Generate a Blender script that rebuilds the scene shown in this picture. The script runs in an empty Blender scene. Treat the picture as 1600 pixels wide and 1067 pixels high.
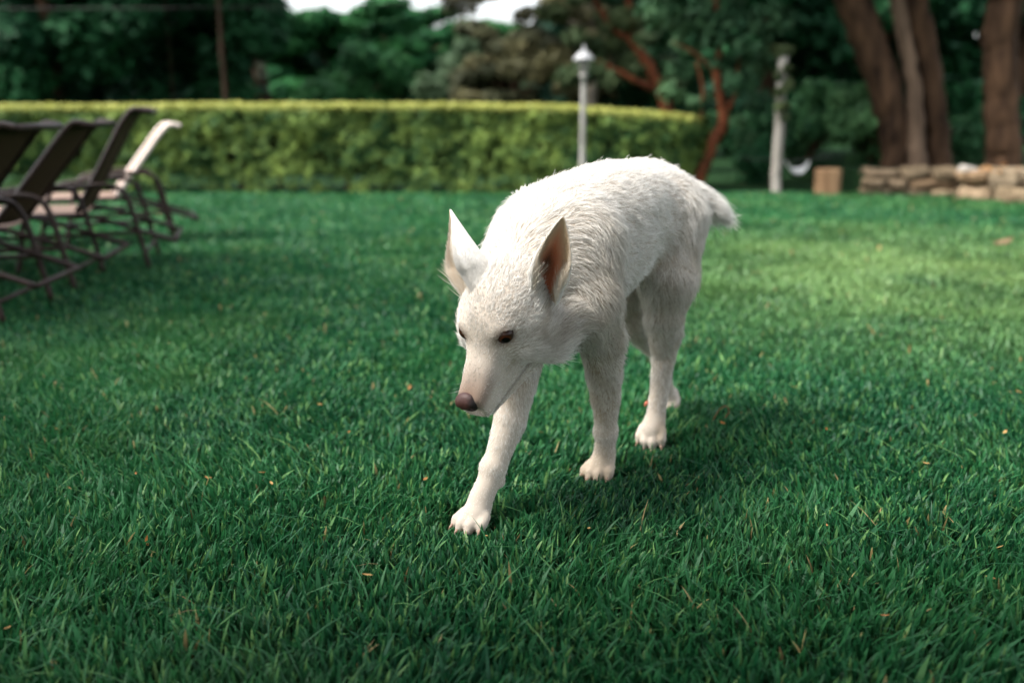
import bpy, bmesh, math
import numpy as np
from mathutils import Vector, Matrix
DBG = ''
rng = np.random.default_rng(7)
S = bpy.context.scene
COL = S.collection

# ------------------------------------------------------------------ camera, sky, sun, exposure
CAM_H = 0.82
PITCH = math.radians(13.15)
cam_d = bpy.data.cameras.new('camera')
cam = bpy.data.objects.new('camera', cam_d)
COL.objects.link(cam)
cam.location = (0, 0, CAM_H)
cam.rotation_euler = (math.pi / 2 - PITCH, 0, 0)
cam_d.lens = 35
cam_d.sensor_width = 36
cam_d.clip_start = 0.05
cam_d.clip_end = 500
cam_d.dof.use_dof = True
cam_d.dof.focus_distance = 1.88
cam_d.dof.aperture_fstop = 1.8
S.camera = cam

SUN_EL, SUN_AZ = math.radians(56), math.radians(-108)     # azimuth from +Y towards +X
W = bpy.data.worlds.new('World')
S.world = W
W.use_nodes = True
wn = W.node_tree.nodes
wl = W.node_tree.links
bg = wn['Background']
sky = wn.new('ShaderNodeTexSky')
sky.sky_type = 'NISHITA'
sky.sun_disc = False
sky.sun_elevation = SUN_EL
sky.sun_rotation = SUN_AZ
sky.air_density = 1.0
sky.dust_density = 4.0
sky.ozone_density = 1.0
hs = wn.new('ShaderNodeHueSaturation')
hs.inputs['Saturation'].default_value = 0.35
wl.new(sky.outputs[0], hs.inputs['Color'])
wl.new(hs.outputs[0], bg.inputs['Color'])
bg.inputs['Strength'].default_value = 0.15

sd = bpy.data.lights.new('sun', 'SUN')
sd.energy = 1.35
sd.angle = math.radians(18)
sd.color = (1.0, 0.95, 0.88)
sun = bpy.data.objects.new('sun', sd)
COL.objects.link(sun)
sv = Vector((math.sin(SUN_AZ) * math.cos(SUN_EL), math.cos(SUN_AZ) * math.cos(SUN_EL), math.sin(SUN_EL)))
sun.rotation_euler = sv.to_track_quat('Z', 'Y').to_euler()
S.view_settings.view_transform = 'Standard'
S.view_settings.look = 'None'
S.view_settings.exposure = 2.0
S.view_settings.gamma = 1.0
S.cycles.max_bounces = 8
S.cycles.diffuse_bounces = 4
S.cycles.transmission_bounces = 4
S.cycles.use_denoising = True
S.cycles_curves.shape = 'RIBBONS'

# ------------------------------------------------------------------ helpers
def tag(o, label=None, cat=None, group=None, kind=None):
    if label: o['label'] = label
    if cat: o['category'] = cat
    if group: o['group'] = group
    if kind: o['kind'] = kind
    return o

def link(o, parent=None, mat=None):
    COL.objects.link(o)
    if parent is not None: o.parent = parent
    if mat is not None: o.data.materials.append(mat)
    return o

def empty(name, loc=(0, 0, 0), rz=0.0, label=None, cat=None, group=None):
    o = bpy.data.objects.new(name, None)
    o.empty_display_size = 0.1
    COL.objects.link(o)
    o.location = loc
    o.rotation_euler = (0, 0, rz)
    return tag(o, label, cat, group)

def np_mesh(name, V, F, cols=None, smooth=True):
    """V (n,3); F (m,4) or (m,3) ints; cols (n,3) per-vertex"""
    me = bpy.data.meshes.new(name)
    V = np.ascontiguousarray(V, np.float32); F = np.ascontiguousarray(F, np.int32)
    k = F.shape[1]
    me.vertices.add(len(V)); me.vertices.foreach_set('co', V.ravel())
    me.loops.add(F.size); me.loops.foreach_set('vertex_index', F.ravel())
    me.polygons.add(len(F)); me.polygons.foreach_set('loop_start', np.arange(0, F.size, k, dtype=np.int32))
    if smooth: me.polygons.foreach_set('use_smooth', np.ones(len(F), bool))
    me.update(calc_edges=True)
    if cols is not None:
        a = me.attributes.new('col', 'FLOAT_COLOR', 'POINT')
        c = np.ones((len(V), 4), np.float32); c[:, :3] = cols
        a.data.foreach_set('color', c.ravel())
    return me

def mesh_obj(name, V, F, mat, parent=None, cols=None, smooth=True):
    o = bpy.data.objects.new(name, np_mesh(name, V, F, cols, smooth))
    return link(o, parent, mat)

class MB:
    """collects polygon pieces into one mesh"""
    def __init__(s): s.V = []; s.F = []; s.C = []; s.n = 0
    def add(s, V, F, c=None):
        V = np.asarray(V, float)
        s.V.append(V); s.F += [tuple(int(i) + s.n for i in f) for f in F]; s.n += len(V)
        s.C.append(np.tile(np.asarray(c if c is not None else (1, 1, 1), float), (len(V), 1)) if np.ndim(c) < 2 else np.asarray(c))
        return s
    def build(s, name, mat, parent=None, smooth=True, cols=True):
        me = bpy.data.meshes.new(name)
        V = np.concatenate(s.V)
        me.from_pydata(V.tolist(), [], s.F)
        if smooth: me.polygons.foreach_set('use_smooth', np.ones(len(me.polygons), bool))
        if cols:
            a = me.attributes.new('col', 'FLOAT_COLOR', 'POINT')
            c = np.ones((len(V), 4), np.float32); c[:, :3] = np.concatenate(s.C)
            a.data.foreach_set('color', c.ravel())
        o = bpy.data.objects.new(name, me)
        return link(o, parent, mat)

def catmull(P, n=6):
    P = np.asarray(P, float)
    Q = np.vstack([2 * P[0] - P[1], P, 2 * P[-1] - P[-2]])
    out = []
    for i in range(1, len(Q) - 2):
        for t in np.linspace(0, 1, n, endpoint=False):
            a, b, c, d = Q[i - 1], Q[i], Q[i + 1], Q[i + 2]
            out.append(0.5 * (2 * b + (c - a) * t + (2 * a - 5 * b + 4 * c - d) * t * t + (3 * b - a - 3 * c + d) * t ** 3))
    out.append(P[-1])
    return np.array(out)

def tube(P, R, seg=8, caps=True, rough=0.0, flute=0.0, r=None, sq=None):
    """tube along polyline; R scalar or per point; sq=(a,b) gives an oval section"""
    P = np.asarray(P, float); n = len(P)
    R = np.full(n, R) if np.ndim(R) == 0 else np.asarray(R, float)
    T = np.gradient(P, axis=0); T /= np.linalg.norm(T, axis=1)[:, None] + 1e-9
    ref = np.array([0, 0, 1.0]) if abs(T[0, 2]) < 0.9 else np.array([1.0, 0, 0])
    V = []
    for i in range(n):
        a = ref - T[i] * (ref @ T[i]); a /= np.linalg.norm(a); b = np.cross(T[i], a); ref = a
        th = np.arange(seg) * 2 * math.pi / seg
        rr = R[i] * (1 + flute * np.sin(th * 3 + 1.3) + 0.6 * flute * np.sin(th * 5 + 0.4 * i))
        if rough and r is not None: rr = rr * (1 + r.normal(0, rough, seg))
        sa, sb = sq if sq else (1, 1)
        V.append(P[i] + (rr * np.cos(th) * sa)[:, None] * a + (rr * np.sin(th) * sb)[:, None] * b)
    V = np.concatenate(V)
    F = [(i * seg + j, i * seg + (j + 1) % seg, (i + 1) * seg + (j + 1) % seg, (i + 1) * seg + j)
         for i in range(n - 1) for j in range(seg)]
    if caps:
        F.append(tuple(range(seg - 1, -1, -1))); F.append(tuple((n - 1) * seg + j for j in range(seg)))
    return V, F

def box(cx, cy, cz, sx, sy, sz):
    V = [(cx + a * sx / 2, cy + b * sy / 2, cz + c * sz / 2) for a in (-1, 1) for b in (-1, 1) for c in (-1, 1)]
    F = [(0, 1, 3, 2), (4, 6, 7, 5), (0, 4, 5, 1), (2, 3, 7, 6), (0, 2, 6, 4), (1, 5, 7, 3)]
    return np.array(V), F

def lathe(prof, seg=16):
    prof = np.asarray(prof, float)
    V = np.concatenate([[(r * math.cos(t), r * math.sin(t), z) for t in np.arange(seg) * 2 * math.pi / seg] for r, z in prof])
    n = len(prof)
    F = [(i * seg + j, i * seg + (j + 1) % seg, (i + 1) * seg + (j + 1) % seg, (i + 1) * seg + j) for i in range(n - 1) for j in range(seg)]
    return V, F

def vnoise(P, scale, seed=0):
    """smooth value noise in 3-D, about -1..1"""
    P = np.asarray(P, float) / scale + 100.3
    i = np.floor(P).astype(np.int64); f = P - i; f = f * f * (3 - 2 * f)
    def h(x, y, z):
        n = (x * 374761393 + y * 668265263 + z * 2147483647 + seed * 974634777) & 0xffffffff
        n = ((n ^ (n >> 13)) * 1274126177) & 0xffffffff
        return ((n ^ (n >> 16)) & 0xffff) / 32767.5 - 1
    r = 0
    for a in (0, 1):
        for b in (0, 1):
            for c in (0, 1):
                w = (f[:, 0] if a else 1 - f[:, 0]) * (f[:, 1] if b else 1 - f[:, 1]) * (f[:, 2] if c else 1 - f[:, 2])
                r = r + w * h(i[:, 0] + a, i[:, 1] + b, i[:, 2] + c)
    return r

def unit(v):
    v = np.asarray(v, float)
    return v / (np.linalg.norm(v, axis=-1, keepdims=True) + 1e-12)

# ------------------------------------------------------------------ materials
def mat_base(name, rough=0.7, spec=0.3, color=(1, 1, 1), attr=False, noise=None, bump=None, metal=0.0, transl=0.0, coat=0.0, subs=0.0):
    m = bpy.data.materials.new(name); m.use_nodes = True
    nt = m.node_tree; N = nt.nodes; Lk = nt.links
    b = N['Principled BSDF']
    b.inputs['Roughness'].default_value = rough
    b.inputs['Specular IOR Level'].default_value = spec
    b.inputs['Metallic'].default_value = metal
    b.inputs['Coat Weight'].default_value = coat
    b.inputs['Base Color'].default_value = (*color, 1)
    src = None
    if attr:
        a = N.new('ShaderNodeAttribute'); a.attribute_name = 'col'
        mx = N.new('ShaderNodeMix'); mx.data_type = 'RGBA'; mx.blend_type = 'MULTIPLY'; mx.inputs[0].default_value = 1
        Lk.new(a.outputs['Color'], mx.inputs[6]); mx.inputs[7].default_value = (*color, 1)
        src = mx.outputs[2]
    if noise:
        scale, lo, hi, stretch = noise
        tc = N.new('ShaderNodeTexCoord'); mp = N.new('ShaderNodeMapping'); mp.inputs['Scale'].default_value = stretch
        nz = N.new('ShaderNodeTexNoise'); nz.inputs['Scale'].default_value = scale; nz.inputs['Detail'].default_value = 6
        Lk.new(tc.outputs['Object'], mp.inputs[0]); Lk.new(mp.outputs[0], nz.inputs['Vector'])
        cr = N.new('ShaderNodeValToRGB'); cr.color_ramp.elements[0].color = (*lo, 1); cr.color_ramp.elements[1].color = (*hi, 1)
        cr.color_ramp.elements[0].position = 0.32; cr.color_ramp.elements[1].position = 0.68
        Lk.new(nz.outputs['Fac'], cr.inputs[0])
        if src is None: src = cr.outputs[0]
        else:
            m2 = N.new('ShaderNodeMix'); m2.data_type = 'RGBA'; m2.blend_type = 'MULTIPLY'; m2.inputs[0].default_value = 1
            Lk.new(src, m2.inputs[6]); Lk.new(cr.outputs[0], m2.inputs[7]); src = m2.outputs[2]
        if bump:
            bp = N.new('ShaderNodeBump'); bp.inputs['Strength'].default_value = bump[0]; bp.inputs['Distance'].default_value = bump[1]
            Lk.new(nz.outputs['Fac'], bp.inputs['Height']); Lk.new(bp.outputs[0], b.inputs['Normal'])
    if src is not None: Lk.new(src, b.inputs['Base Color'])
    if transl:
        t = N.new('ShaderNodeBsdfTranslucent'); ms = N.new('ShaderNodeMixShader'); ms.inputs[0].default_value = transl
        if src is not None: Lk.new(src, t.inputs['Color'])
        else: t.inputs['Color'].default_value = (*color, 1)
        Lk.new(b.outputs[0], ms.inputs[1]); Lk.new(t.outputs[0], ms.inputs[2])
        Lk.new(ms.outputs[0], N['Material Output'].inputs['Surface'])
    return m

M = {}
M['fur'] = mat_base('white_fur', 0.75, 0.1, attr=True, transl=0.25)
M['skin'] = mat_base('dog_skin', 0.85, 0.1, attr=True)
M['grass'] = mat_base('grass_blade', 0.48, 0.25, attr=True, transl=0.3)
M['soil'] = mat_base('soil', 0.95, 0.05, noise=(14, (0.006, 0.020, 0.008), (0.018, 0.045, 0.016), (1, 1, 1)), bump=(0.6, 0.02))
M['leaf'] = mat_base('leaf', 0.65, 0.12, attr=True, transl=0.3)
M['hedge_leaf'] = mat_base('hedge_leaf', 0.6, 0.15, attr=True, transl=0.3)
M['bark_dark'] = mat_base('brown_bark', 0.9, 0.1, noise=(9, (0.018, 0.011, 0.007), (0.092, 0.052, 0.029), (1, 1, 0.25)), bump=(0.9, 0.03))
M['bark_shade'] = mat_base('shaded_bark', 0.9, 0.1, noise=(9, (0.012, 0.008, 0.005), (0.055, 0.035, 0.022), (1, 1, 0.25)), bump=(0.9, 0.02))  # brown bark again, with shade put into its darker colours
M['bark_red'] = mat_base('red_bark', 0.8, 0.15, noise=(12, (0.05, 0.014, 0.006), (0.15, 0.046, 0.017), (1, 1, 0.4)), bump=(0.6, 0.015))
M['bark_grey'] = mat_base('grey_mottled_bark', 0.9, 0.1, noise=(7, (0.05, 0.045, 0.035), (0.24, 0.2, 0.15), (1, 1, 0.6)), bump=(0.5, 0.01))
M['paint_white'] = mat_base('weathered_white_paint', 0.7, 0.25, noise=(6, (0.16, 0.145, 0.12), (0.34, 0.315, 0.275), (1, 1, 0.3)))
M['lamp_metal'] = mat_base('grey_lamp_metal', 0.5, 0.4, noise=(8, (0.20, 0.19, 0.17), (0.31, 0.30, 0.27), (1, 1, 0.3)))
M['lamp_roof'] = mat_base('pale_lamp_roof', 0.45, 0.5, noise=(20, (0.18, 0.19, 0.19), (0.29, 0.29, 0.29), (1, 1, 1)))
M['frosted'] = mat_base('frosted_glass', 0.25, 0.5, color=(0.28, 0.27, 0.24), transl=0.4)
M['tube'] = mat_base('dark_brown_tube', 0.45, 0.25, noise=(30, (0.020, 0.012, 0.009), (0.038, 0.022, 0.016), (1, 1, 1)))
M['tube_pale'] = mat_base('pale_tube', 0.5, 0.4, noise=(30, (0.55, 0.46, 0.40), (0.68, 0.58, 0.52), (1, 1, 1)))
M['sling'] = mat_base('brown_sling_fabric', 0.85, 0.1, noise=(220, (0.035, 0.022, 0.012), (0.065, 0.042, 0.022), (1, 1, 1)))
M['sling_seat'] = mat_base('beige_sling_fabric', 0.85, 0.1, noise=(160, (0.15, 0.105, 0.08), (0.25, 0.18, 0.145), (1, 1, 1)))
M['stone'] = mat_base('field_stone', 0.9, 0.15, attr=True, noise=(16, (0.30, 0.26, 0.21), (0.80, 0.72, 0.62), (1, 1, 1)), bump=(0.8, 0.02))
M['cut_wood'] = mat_base('pale_sawn_wood', 0.8, 0.15, noise=(10, (0.11, 0.062, 0.031), (0.26, 0.165, 0.09), (1, 1, 0.12)), bump=(0.5, 0.01))
M['cloth'] = mat_base('white_cloth', 0.9, 0.1, color=(0.78, 0.78, 0.76), transl=0.2)
M['dead_leaf'] = mat_base('dry_leaf', 0.7, 0.2, attr=True, transl=0.2)
M['nose'] = mat_base('nose_leather', 0.5, 0.35, attr=True, noise=(260, (0.8, 0.8, 0.8), (1.15, 1.15, 1.15), (1, 1, 1)), bump=(0.5, 0.0012))
M['lid'] = mat_base('eyelid_skin', 0.45, 0.4, color=(0.03, 0.016, 0.012))
M['claw'] = mat_base('claw_horn', 0.45, 0.4, color=(0.34, 0.22, 0.16))
M['pad'] = mat_base('paw_pad', 0.7, 0.2, attr=True)
M['cable'] = mat_base('cable_rubber', 0.6, 0.2, color=(0.05, 0.05, 0.045))
M['paper'] = mat_base('pale_stone', 0.8, 0.2, color=(0.36, 0.33, 0.29))

# eye: pupil / iris / rim by angle from the gaze axis (object +X)
def eye_mat():
    m = bpy.data.materials.new('dog_eye'); m.use_nodes = True
    N = m.node_tree.nodes; Lk = m.node_tree.links; b = N['Principled BSDF']
    tc = N.new('ShaderNodeTexCoord'); sp = N.new('ShaderNodeSeparateXYZ'); cr = N.new('ShaderNodeValToRGB')
    mm = N.new('ShaderNodeMath'); mm.operation = 'DIVIDE'; mm.inputs[1].default_value = 0.0175
    Lk.new(tc.outputs['Object'], sp.inputs[0]); Lk.new(sp.outputs[0], mm.inputs[0]); Lk.new(mm.outputs[0], cr.inputs[0])
    e = cr.color_ramp.elements
    e[0].position = 0.0; e[0].color = (0.05, 0.03, 0.025, 1)
    e[1].position = 1.0; e[1].color = (0.004, 0.003, 0.003, 1)
    for p, c in ((0.66, (0.03, 0.015, 0.01)), (0.74, (0.035, 0.012, 0.006)), (0.84, (0.075, 0.024, 0.009)), (0.885, (0.005, 0.003, 0.003))):
        q = e.new(p); q.color = (*c, 1)
    Lk.new(cr.outputs[0], b.inputs['Base Color'])
    b.inputs['Roughness'].default_value = 0.12; b.inputs['Specular IOR Level'].default_value = 0.12; b.inputs['Coat Weight'].default_value = 0.10; b.inputs['Coat Roughness'].default_value = 0.03
    return m
M['eye'] = eye_mat()

# ------------------------------------------------------------------ implicit surfaces
def smin(a, b, k):
    if k <= 0: return np.minimum(a, b)
    h = np.maximum(k - np.abs(a - b), 0) / k
    return np.minimum(a, b) - h * h * k * 0.25

def sd_cone(P, a, b, ra, rb):
    a = np.asarray(a, float); b = np.asarray(b, float); ab = b - a
    t = np.clip(((P - a) @ ab) / (ab @ ab), 0, 1)
    return np.linalg.norm(P - a - t[..., None] * ab, axis=-1) - (ra + (rb - ra) * t)

def sd_ell(P, c, r, R=None):
    q = P - np.asarray(c, float)
    if R is not None: q = q @ R          # R columns = axes
    r = np.asarray(r, float)
    k0 = np.linalg.norm(q / r, axis=-1); k1 = np.linalg.norm(q / (r * r), axis=-1) + 1e-9
    return k0 * (k0 - 1) / k1

def surface_nets(D, lo, h):
    s = D < 0
    nx, ny, nz = D.shape
    cnt = np.zeros((nx - 1, ny - 1, nz - 1), np.int8)
    for i in (0, 1):
        for j in (0, 1):
            for k in (0, 1):
                cnt += s[i:nx - 1 + i, j:ny - 1 + j, k:nz - 1 + k]
    act = (cnt > 0) & (cnt < 8)
    I = np.argwhere(act)
    idx = np.full(act.shape, -1, np.int64); idx[act] = np.arange(len(I))
    acc = np.zeros((len(I), 3)); n = np.zeros(len(I))
    cor = [(i, j, k) for i in (0, 1) for j in (0, 1) for k in (0, 1)]
    for a in cor:
        for ax in range(3):
            if a[ax]: continue
            b = list(a); b[ax] = 1
            va = D[I[:, 0] + a[0], I[:, 1] + a[1], I[:, 2] + a[2]]; vb = D[I[:, 0] + b[0], I[:, 1] + b[1], I[:, 2] + b[2]]
            m = (va < 0) != (vb < 0)
            t = np.where(m, va / np.where(m, va - vb, 1), 0)
            p = np.tile(np.array(a, float), (len(I), 1)); p[:, ax] += t
            acc += p * m[:, None]; n += m
    V = (I + acc / n[:, None]) * h + lo
    F = []
    for ax in range(3):
        o1, o2 = (ax + 1) % 3, (ax + 2) % 3
        sl0 = [slice(1, -1)] * 3; sl1 = [slice(1, -1)] * 3
        sl0[ax] = slice(0, D.shape[ax] - 1); sl1[ax] = slice(1, D.shape[ax])
        m = s[tuple(sl0)] != s[tuple(sl1)]
        E = np.argwhere(m); inside = s[tuple(sl0)][m]
        base = E + 1; base[:, ax] -= 1
        q = []
        for d1, d2 in ((-1, -1), (0, -1), (0, 0), (-1, 0)):
            c = base.copy(); c[:, o1] += d1; c[:, o2] += d2
            q.append(idx[c[:, 0], c[:, 1], c[:, 2]])
        q = np.stack(q, 1)
        q[~inside] = q[~inside][:, ::-1]
        F.append(q)
    return V, np.concatenate(F)

def relax(V, F, it=3, lam=0.5):
    E = np.concatenate([F[:, [0, 1]], F[:, [1, 2]], F[:, [2, 3]], F[:, [3, 0]]])
    for q in range(it):
        A = np.zeros_like(V); c = np.bincount(E[:, 0], minlength=len(V)) + np.bincount(E[:, 1], minlength=len(V))
        for d in range(3):
            A[:, d] = np.bincount(E[:, 0], V[E[:, 1], d], len(V)) + np.bincount(E[:, 1], V[E[:, 0], d], len(V))
        l = lam if q % 2 == 0 else -lam * 0.9
        V = V + l * (A / np.maximum(c, 1)[:, None] - V)
    return V

def vert_normals(V, F):
    n = np.cross(V[F[:, 2]] - V[F[:, 0]], V[F[:, 3 if F.shape[1] == 4 else 1]] - V[F[:, 1]])
    if F.shape[1] == 3: n = np.cross(V[F[:, 1]] - V[F[:, 0]], V[F[:, 2]] - V[F[:, 0]])
    N = np.zeros_like(V)
    for c in range(F.shape[1]):
        for d in range(3): N[:, d] += np.bincount(F[:, c], n[:, d], len(V))
    return unit(N)

# ------------------------------------------------------------------ the dog (local axes: x forward, y to its left, z up)
DOG_LOC = (0.232, 2.272, 0.0)
DOG_RZ = math.atan2(-0.847, -0.531)
HM = np.array([0.539, 0.010, 0.417])                 # midpoint between the eyes
_y, _p = math.radians(2), math.radians(48)
HF = np.array([math.cos(_p) * math.cos(_y), math.cos(_p) * math.sin(_y), -math.sin(_p)])
HL_ = np.array([-math.sin(_y), math.cos(_y), 0.0])
HU = np.cross(HF, HL_)
HR = np.stack([HF, HL_, HU], 1)
def H(x, y, z): return HM + HF * x + HL_ * y + HU * z

WHITE = np.array([0.86, 0.84, 0.80]); CREAM = np.array([0.72, 0.62, 0.47]); GREY = np.array([0.60, 0.55, 0.47])

class Prim:
    def __init__(s, f, lo, hi, k, d, ln, col=WHITE):
        s.f, s.lo, s.hi, s.k, s.d, s.ln, s.col = f, np.minimum(lo, hi), np.maximum(lo, hi), k, np.asarray(d, float), ln, col
def cone(a, b, ra, rb, k, d, ln, col=WHITE):
    a = np.asarray(a, float); b = np.asarray(b, float); r = max(ra, rb)
    return Prim(lambda P: sd_cone(P, a, b, ra, rb), np.minimum(a, b) - r, np.maximum(a, b) + r, k, d, ln, col)
def ell(c, r, k, d, ln, R=None, col=WHITE):
    c = np.asarray(c, float); m = max(r)
    return Prim(lambda P: sd_ell(P, c, r, R), c - m, c + m, k, d, ln, col)

TS = np.array([  # u, centre z, half height, half width
    (-0.335, 0.552, 0.030, 0.035), (-0.315, 0.554, 0.068, 0.064), (-0.28, 0.556, 0.095, 0.086), (-0.235, 0.568, 0.113, 0.100), (-0.17, 0.584, 0.117, 0.108),
    (-0.08, 0.585, 0.118, 0.112), (0.05, 0.557, 0.146, 0.122), (0.18, 0.527, 0.161, 0.124), (0.28, 0.510, 0.153, 0.112),
    (0.36, 0.492, 0.125, 0.090), (0.41, 0.480, 0.085, 0.068), (0.435, 0.475, 0.035, 0.03)])
_tu = np.linspace(TS[0, 0], TS[-1, 0], 80)
def _sm(c):
    v = np.interp(_tu, TS[:, 0], TS[:, c]); k = np.array([1, 2, 3, 2, 1.]); k /= k.sum()
    return np.convolve(np.pad(v, 2, mode='edge'), k, 'valid')
_tc, _th, _tb = _sm(1), _sm(2), _sm(3)
def sd_trunk(P):
    u = np.clip(P[..., 0], _tu[0], _tu[-1])
    c = np.interp(u, _tu, _tc); hh = np.interp(u, _tu, _th); bb = np.interp(u, _tu, _tb)
    y = P[..., 1] / bb; z = (P[..., 2] - c) / hh
    q = (np.abs(y) ** 2.2 + np.abs(z) ** 2.2) ** (1 / 2.2)
    d = (q - 1) * np.minimum(hh, bb) * 0.9
    return np.maximum(d, np.abs(P[..., 0] - u) + 0 * d) if False else np.where(np.abs(P[..., 0] - u) > 0, np.hypot(np.maximum(d, 0), P[..., 0] - u), d)

BACK = (-1, 0, -0.25)
prims = [Prim(sd_trunk, np.array([-0.35, -0.14, 0.34]), np.array([0.45, 0.14, 0.72]), 0.0, BACK, 0.024)]
OCC = H(-0.125, 0, -0.03)
nd = unit(np.array([0.28, 0, 0.56]) - OCC)
prims += [
    cone((0.26, 0, 0.548), OCC, 0.100, 0.058, 0.06, nd + np.array([0, 0, -0.45]), 0.030),
    cone((0.355, 0, 0.440), H(-0.12, 0, -0.122), 0.094, 0.052, 0.05, nd + np.array([0, 0, -0.7]), 0.048),
]
# rump and tail
TAILP = catmull([(-0.27, 0.0, 0.622), (-0.35, 0.005, 0.617), (-0.405, 0.040, 0.594), (-0.445, 0.090, 0.556)], 3)
for i in range(len(TAILP) - 1):
    t = i / (len(TAILP) - 1)
    prims.append(cone(TAILP[i], TAILP[i + 1], 0.036 - 0.024 * t, 0.036 - 0.024 * (t + 0.1), 0.03, unit(TAILP[i + 1] - TAILP[i]) + np.array([0, 0, -0.12]), 0.030 + 0.022 * t))
# shoulders, front legs
DN = (-0.15, 0, -1)
def leg(pts, rad, k, ln, col=WHITE, dn=DN):
    out = []
    for i in range(len(pts) - 1):
        d = unit(np.array(pts[i + 1]) - np.array(pts[i])) + np.array([-0.25, 0, 0])
        out.append(cone(pts[i], pts[i + 1], rad[i], rad[i + 1], k[i], d, ln[i], col))
    return out
# the dog's right front leg reaches forward, the left one stands back
prims += leg([(0.27, -0.070, 0.56), (0.345, -0.085, 0.45), (0.330, -0.042, 0.345), (0.400, -0.028, 0.20), (0.446, -0.038, 0.105), (0.482, -0.047, 0.050)],
             [0.060, 0.064, 0.051, 0.0325, 0.0230, 0.0250], [0.06, 0.03, 0.008, 0.005, 0.005], [0.024, 0.022, 0.012, 0.008, 0.006])
prims += leg([(0.27, 0.070, 0.56), (0.315, 0.092, 0.44), (0.215, 0.086, 0.345), (0.150, 0.064, 0.20), (0.120, 0.052, 0.105), (0.105, 0.042, 0.050)],
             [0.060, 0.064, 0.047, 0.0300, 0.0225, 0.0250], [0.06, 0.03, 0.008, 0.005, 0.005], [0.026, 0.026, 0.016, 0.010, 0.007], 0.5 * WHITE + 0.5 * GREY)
# hind legs: hip, knee, hock, pastern
prims += leg([(-0.20, -0.060, 0.57), (-0.18, -0.080, 0.40), (-0.25, -0.075, 0.30), (-0.410, -0.055, 0.175), (-0.442, -0.050, 0.075), (-0.462, -0.048, 0.045)],
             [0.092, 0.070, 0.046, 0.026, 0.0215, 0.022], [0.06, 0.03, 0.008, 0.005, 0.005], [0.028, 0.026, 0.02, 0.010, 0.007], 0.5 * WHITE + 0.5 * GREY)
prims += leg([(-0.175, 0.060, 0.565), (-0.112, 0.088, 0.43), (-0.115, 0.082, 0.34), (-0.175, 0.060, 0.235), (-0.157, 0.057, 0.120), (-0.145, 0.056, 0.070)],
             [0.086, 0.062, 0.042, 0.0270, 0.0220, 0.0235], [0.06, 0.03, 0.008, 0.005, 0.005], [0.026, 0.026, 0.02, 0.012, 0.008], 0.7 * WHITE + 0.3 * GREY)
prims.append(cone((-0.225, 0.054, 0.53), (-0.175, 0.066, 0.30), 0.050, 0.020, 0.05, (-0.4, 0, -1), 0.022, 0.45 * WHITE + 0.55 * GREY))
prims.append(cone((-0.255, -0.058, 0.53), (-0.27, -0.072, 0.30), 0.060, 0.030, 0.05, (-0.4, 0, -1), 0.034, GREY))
# elbow, wrist and hock points
prims.append(ell((0.186, 0.088, 0.365), (0.026, 0.020, 0.030), 0.02, (-0.5, 0, -1), 0.018))
prims.append(ell((0.300, -0.050, 0.350), (0.026, 0.020, 0.030), 0.02, (-0.5, 0, -1), 0.016))
prims.append(ell((0.124, 0.053, 0.112), (0.0245, 0.0250, 0.021), 0.015, (-0.2, 0, -1), 0.008))
prims.append(ell((0.449, -0.040, 0.112), (0.0240, 0.0245, 0.021), 0.015, (-0.2, 0, -1), 0.007))
prims.append(ell((-0.196, 0.062, 0.248), (0.024, 0.018, 0.026), 0.015, (-0.3, 0, -1), 0.012))
# paws
claws = []; pads = []
def paw(c, yaw, pitch, sc=1.0, lift=0.0, col=WHITE):
    cy, sy, cp, sp = math.cos(yaw), math.sin(yaw), math.cos(pitch), math.sin(pitch)
    fx = np.array([cy * cp, sy * cp, -sp]); ly = np.array([-sy, cy, 0]); uz = np.cross(fx, ly)
    R = np.stack([fx, ly, uz], 1); c = np.asarray(c, float)
    Q = lambda x, y, z: c + (fx * x + ly * y + uz * z) * sc
    prims.append(ell(Q(-0.002, 0, 0.004), (0.032 * sc, 0.0285 * sc, 0.022 * sc), 0.014, fx + np.array([0, 0, -0.3]), 0.006, R, col))
    for y, x, a in ((-0.0285, 0.024, -0.25), (-0.0100, 0.038, -0.07), (0.0100, 0.038, 0.07), (0.0285, 0.024, 0.25)):
        d = fx * math.cos(a) + ly * math.sin(a)
        p0 = Q(x - 0.022, y * 0.85, 0.002); p1 = Q(x, y, -0.004); p2 = Q(x + 0.010, y * 1.05, -0.012)
        prims.append(cone(p0, p1, 0.0115 * sc, 0.0118 * sc, 0.003, d + np.array([0, 0, -0.2]), 0.003, col))
        prims.append(cone(p1, p2, 0.0118 * sc, 0.0085 * sc, 0.002, d + np.array([0, 0, -0.5]), 0.003, col))
        claws.append((p2 + d * 0.006 * sc + uz * 0.002, d * 0.9 - uz * 0.55, sc))
        pads.append((p2 - uz * 0.006 * sc - d * 0.002, R, sc, 0.5))
    pads.append((Q(-0.002, 0, -0.017), R, sc, 1.0))
paw((0.500, -0.047, 0.024), math.radians(2), 0.12)
paw((0.112, 0.037, 0.024), math.radians(4), 0.12, col=0.5 * WHITE + 0.5 * CREAM)
paw((-0.470, -0.047, 0.030), math.radians(3), 0.5, 0.95)
paw((-0.130, 0.057, 0.050), math.radians(2), 0.75, 1.0)
# dew claws / carpal bumps
prims.append(ell((0.442, -0.022, 0.080), (0.009, 0.007, 0.010), 0.012, (0, 0, -1), 0.004))
prims.append(ell((-0.168, 0.036, 0.112), (0.011, 0.0095, 0.014), 0.010, (0.3, 0, -1), 0.004))
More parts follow.
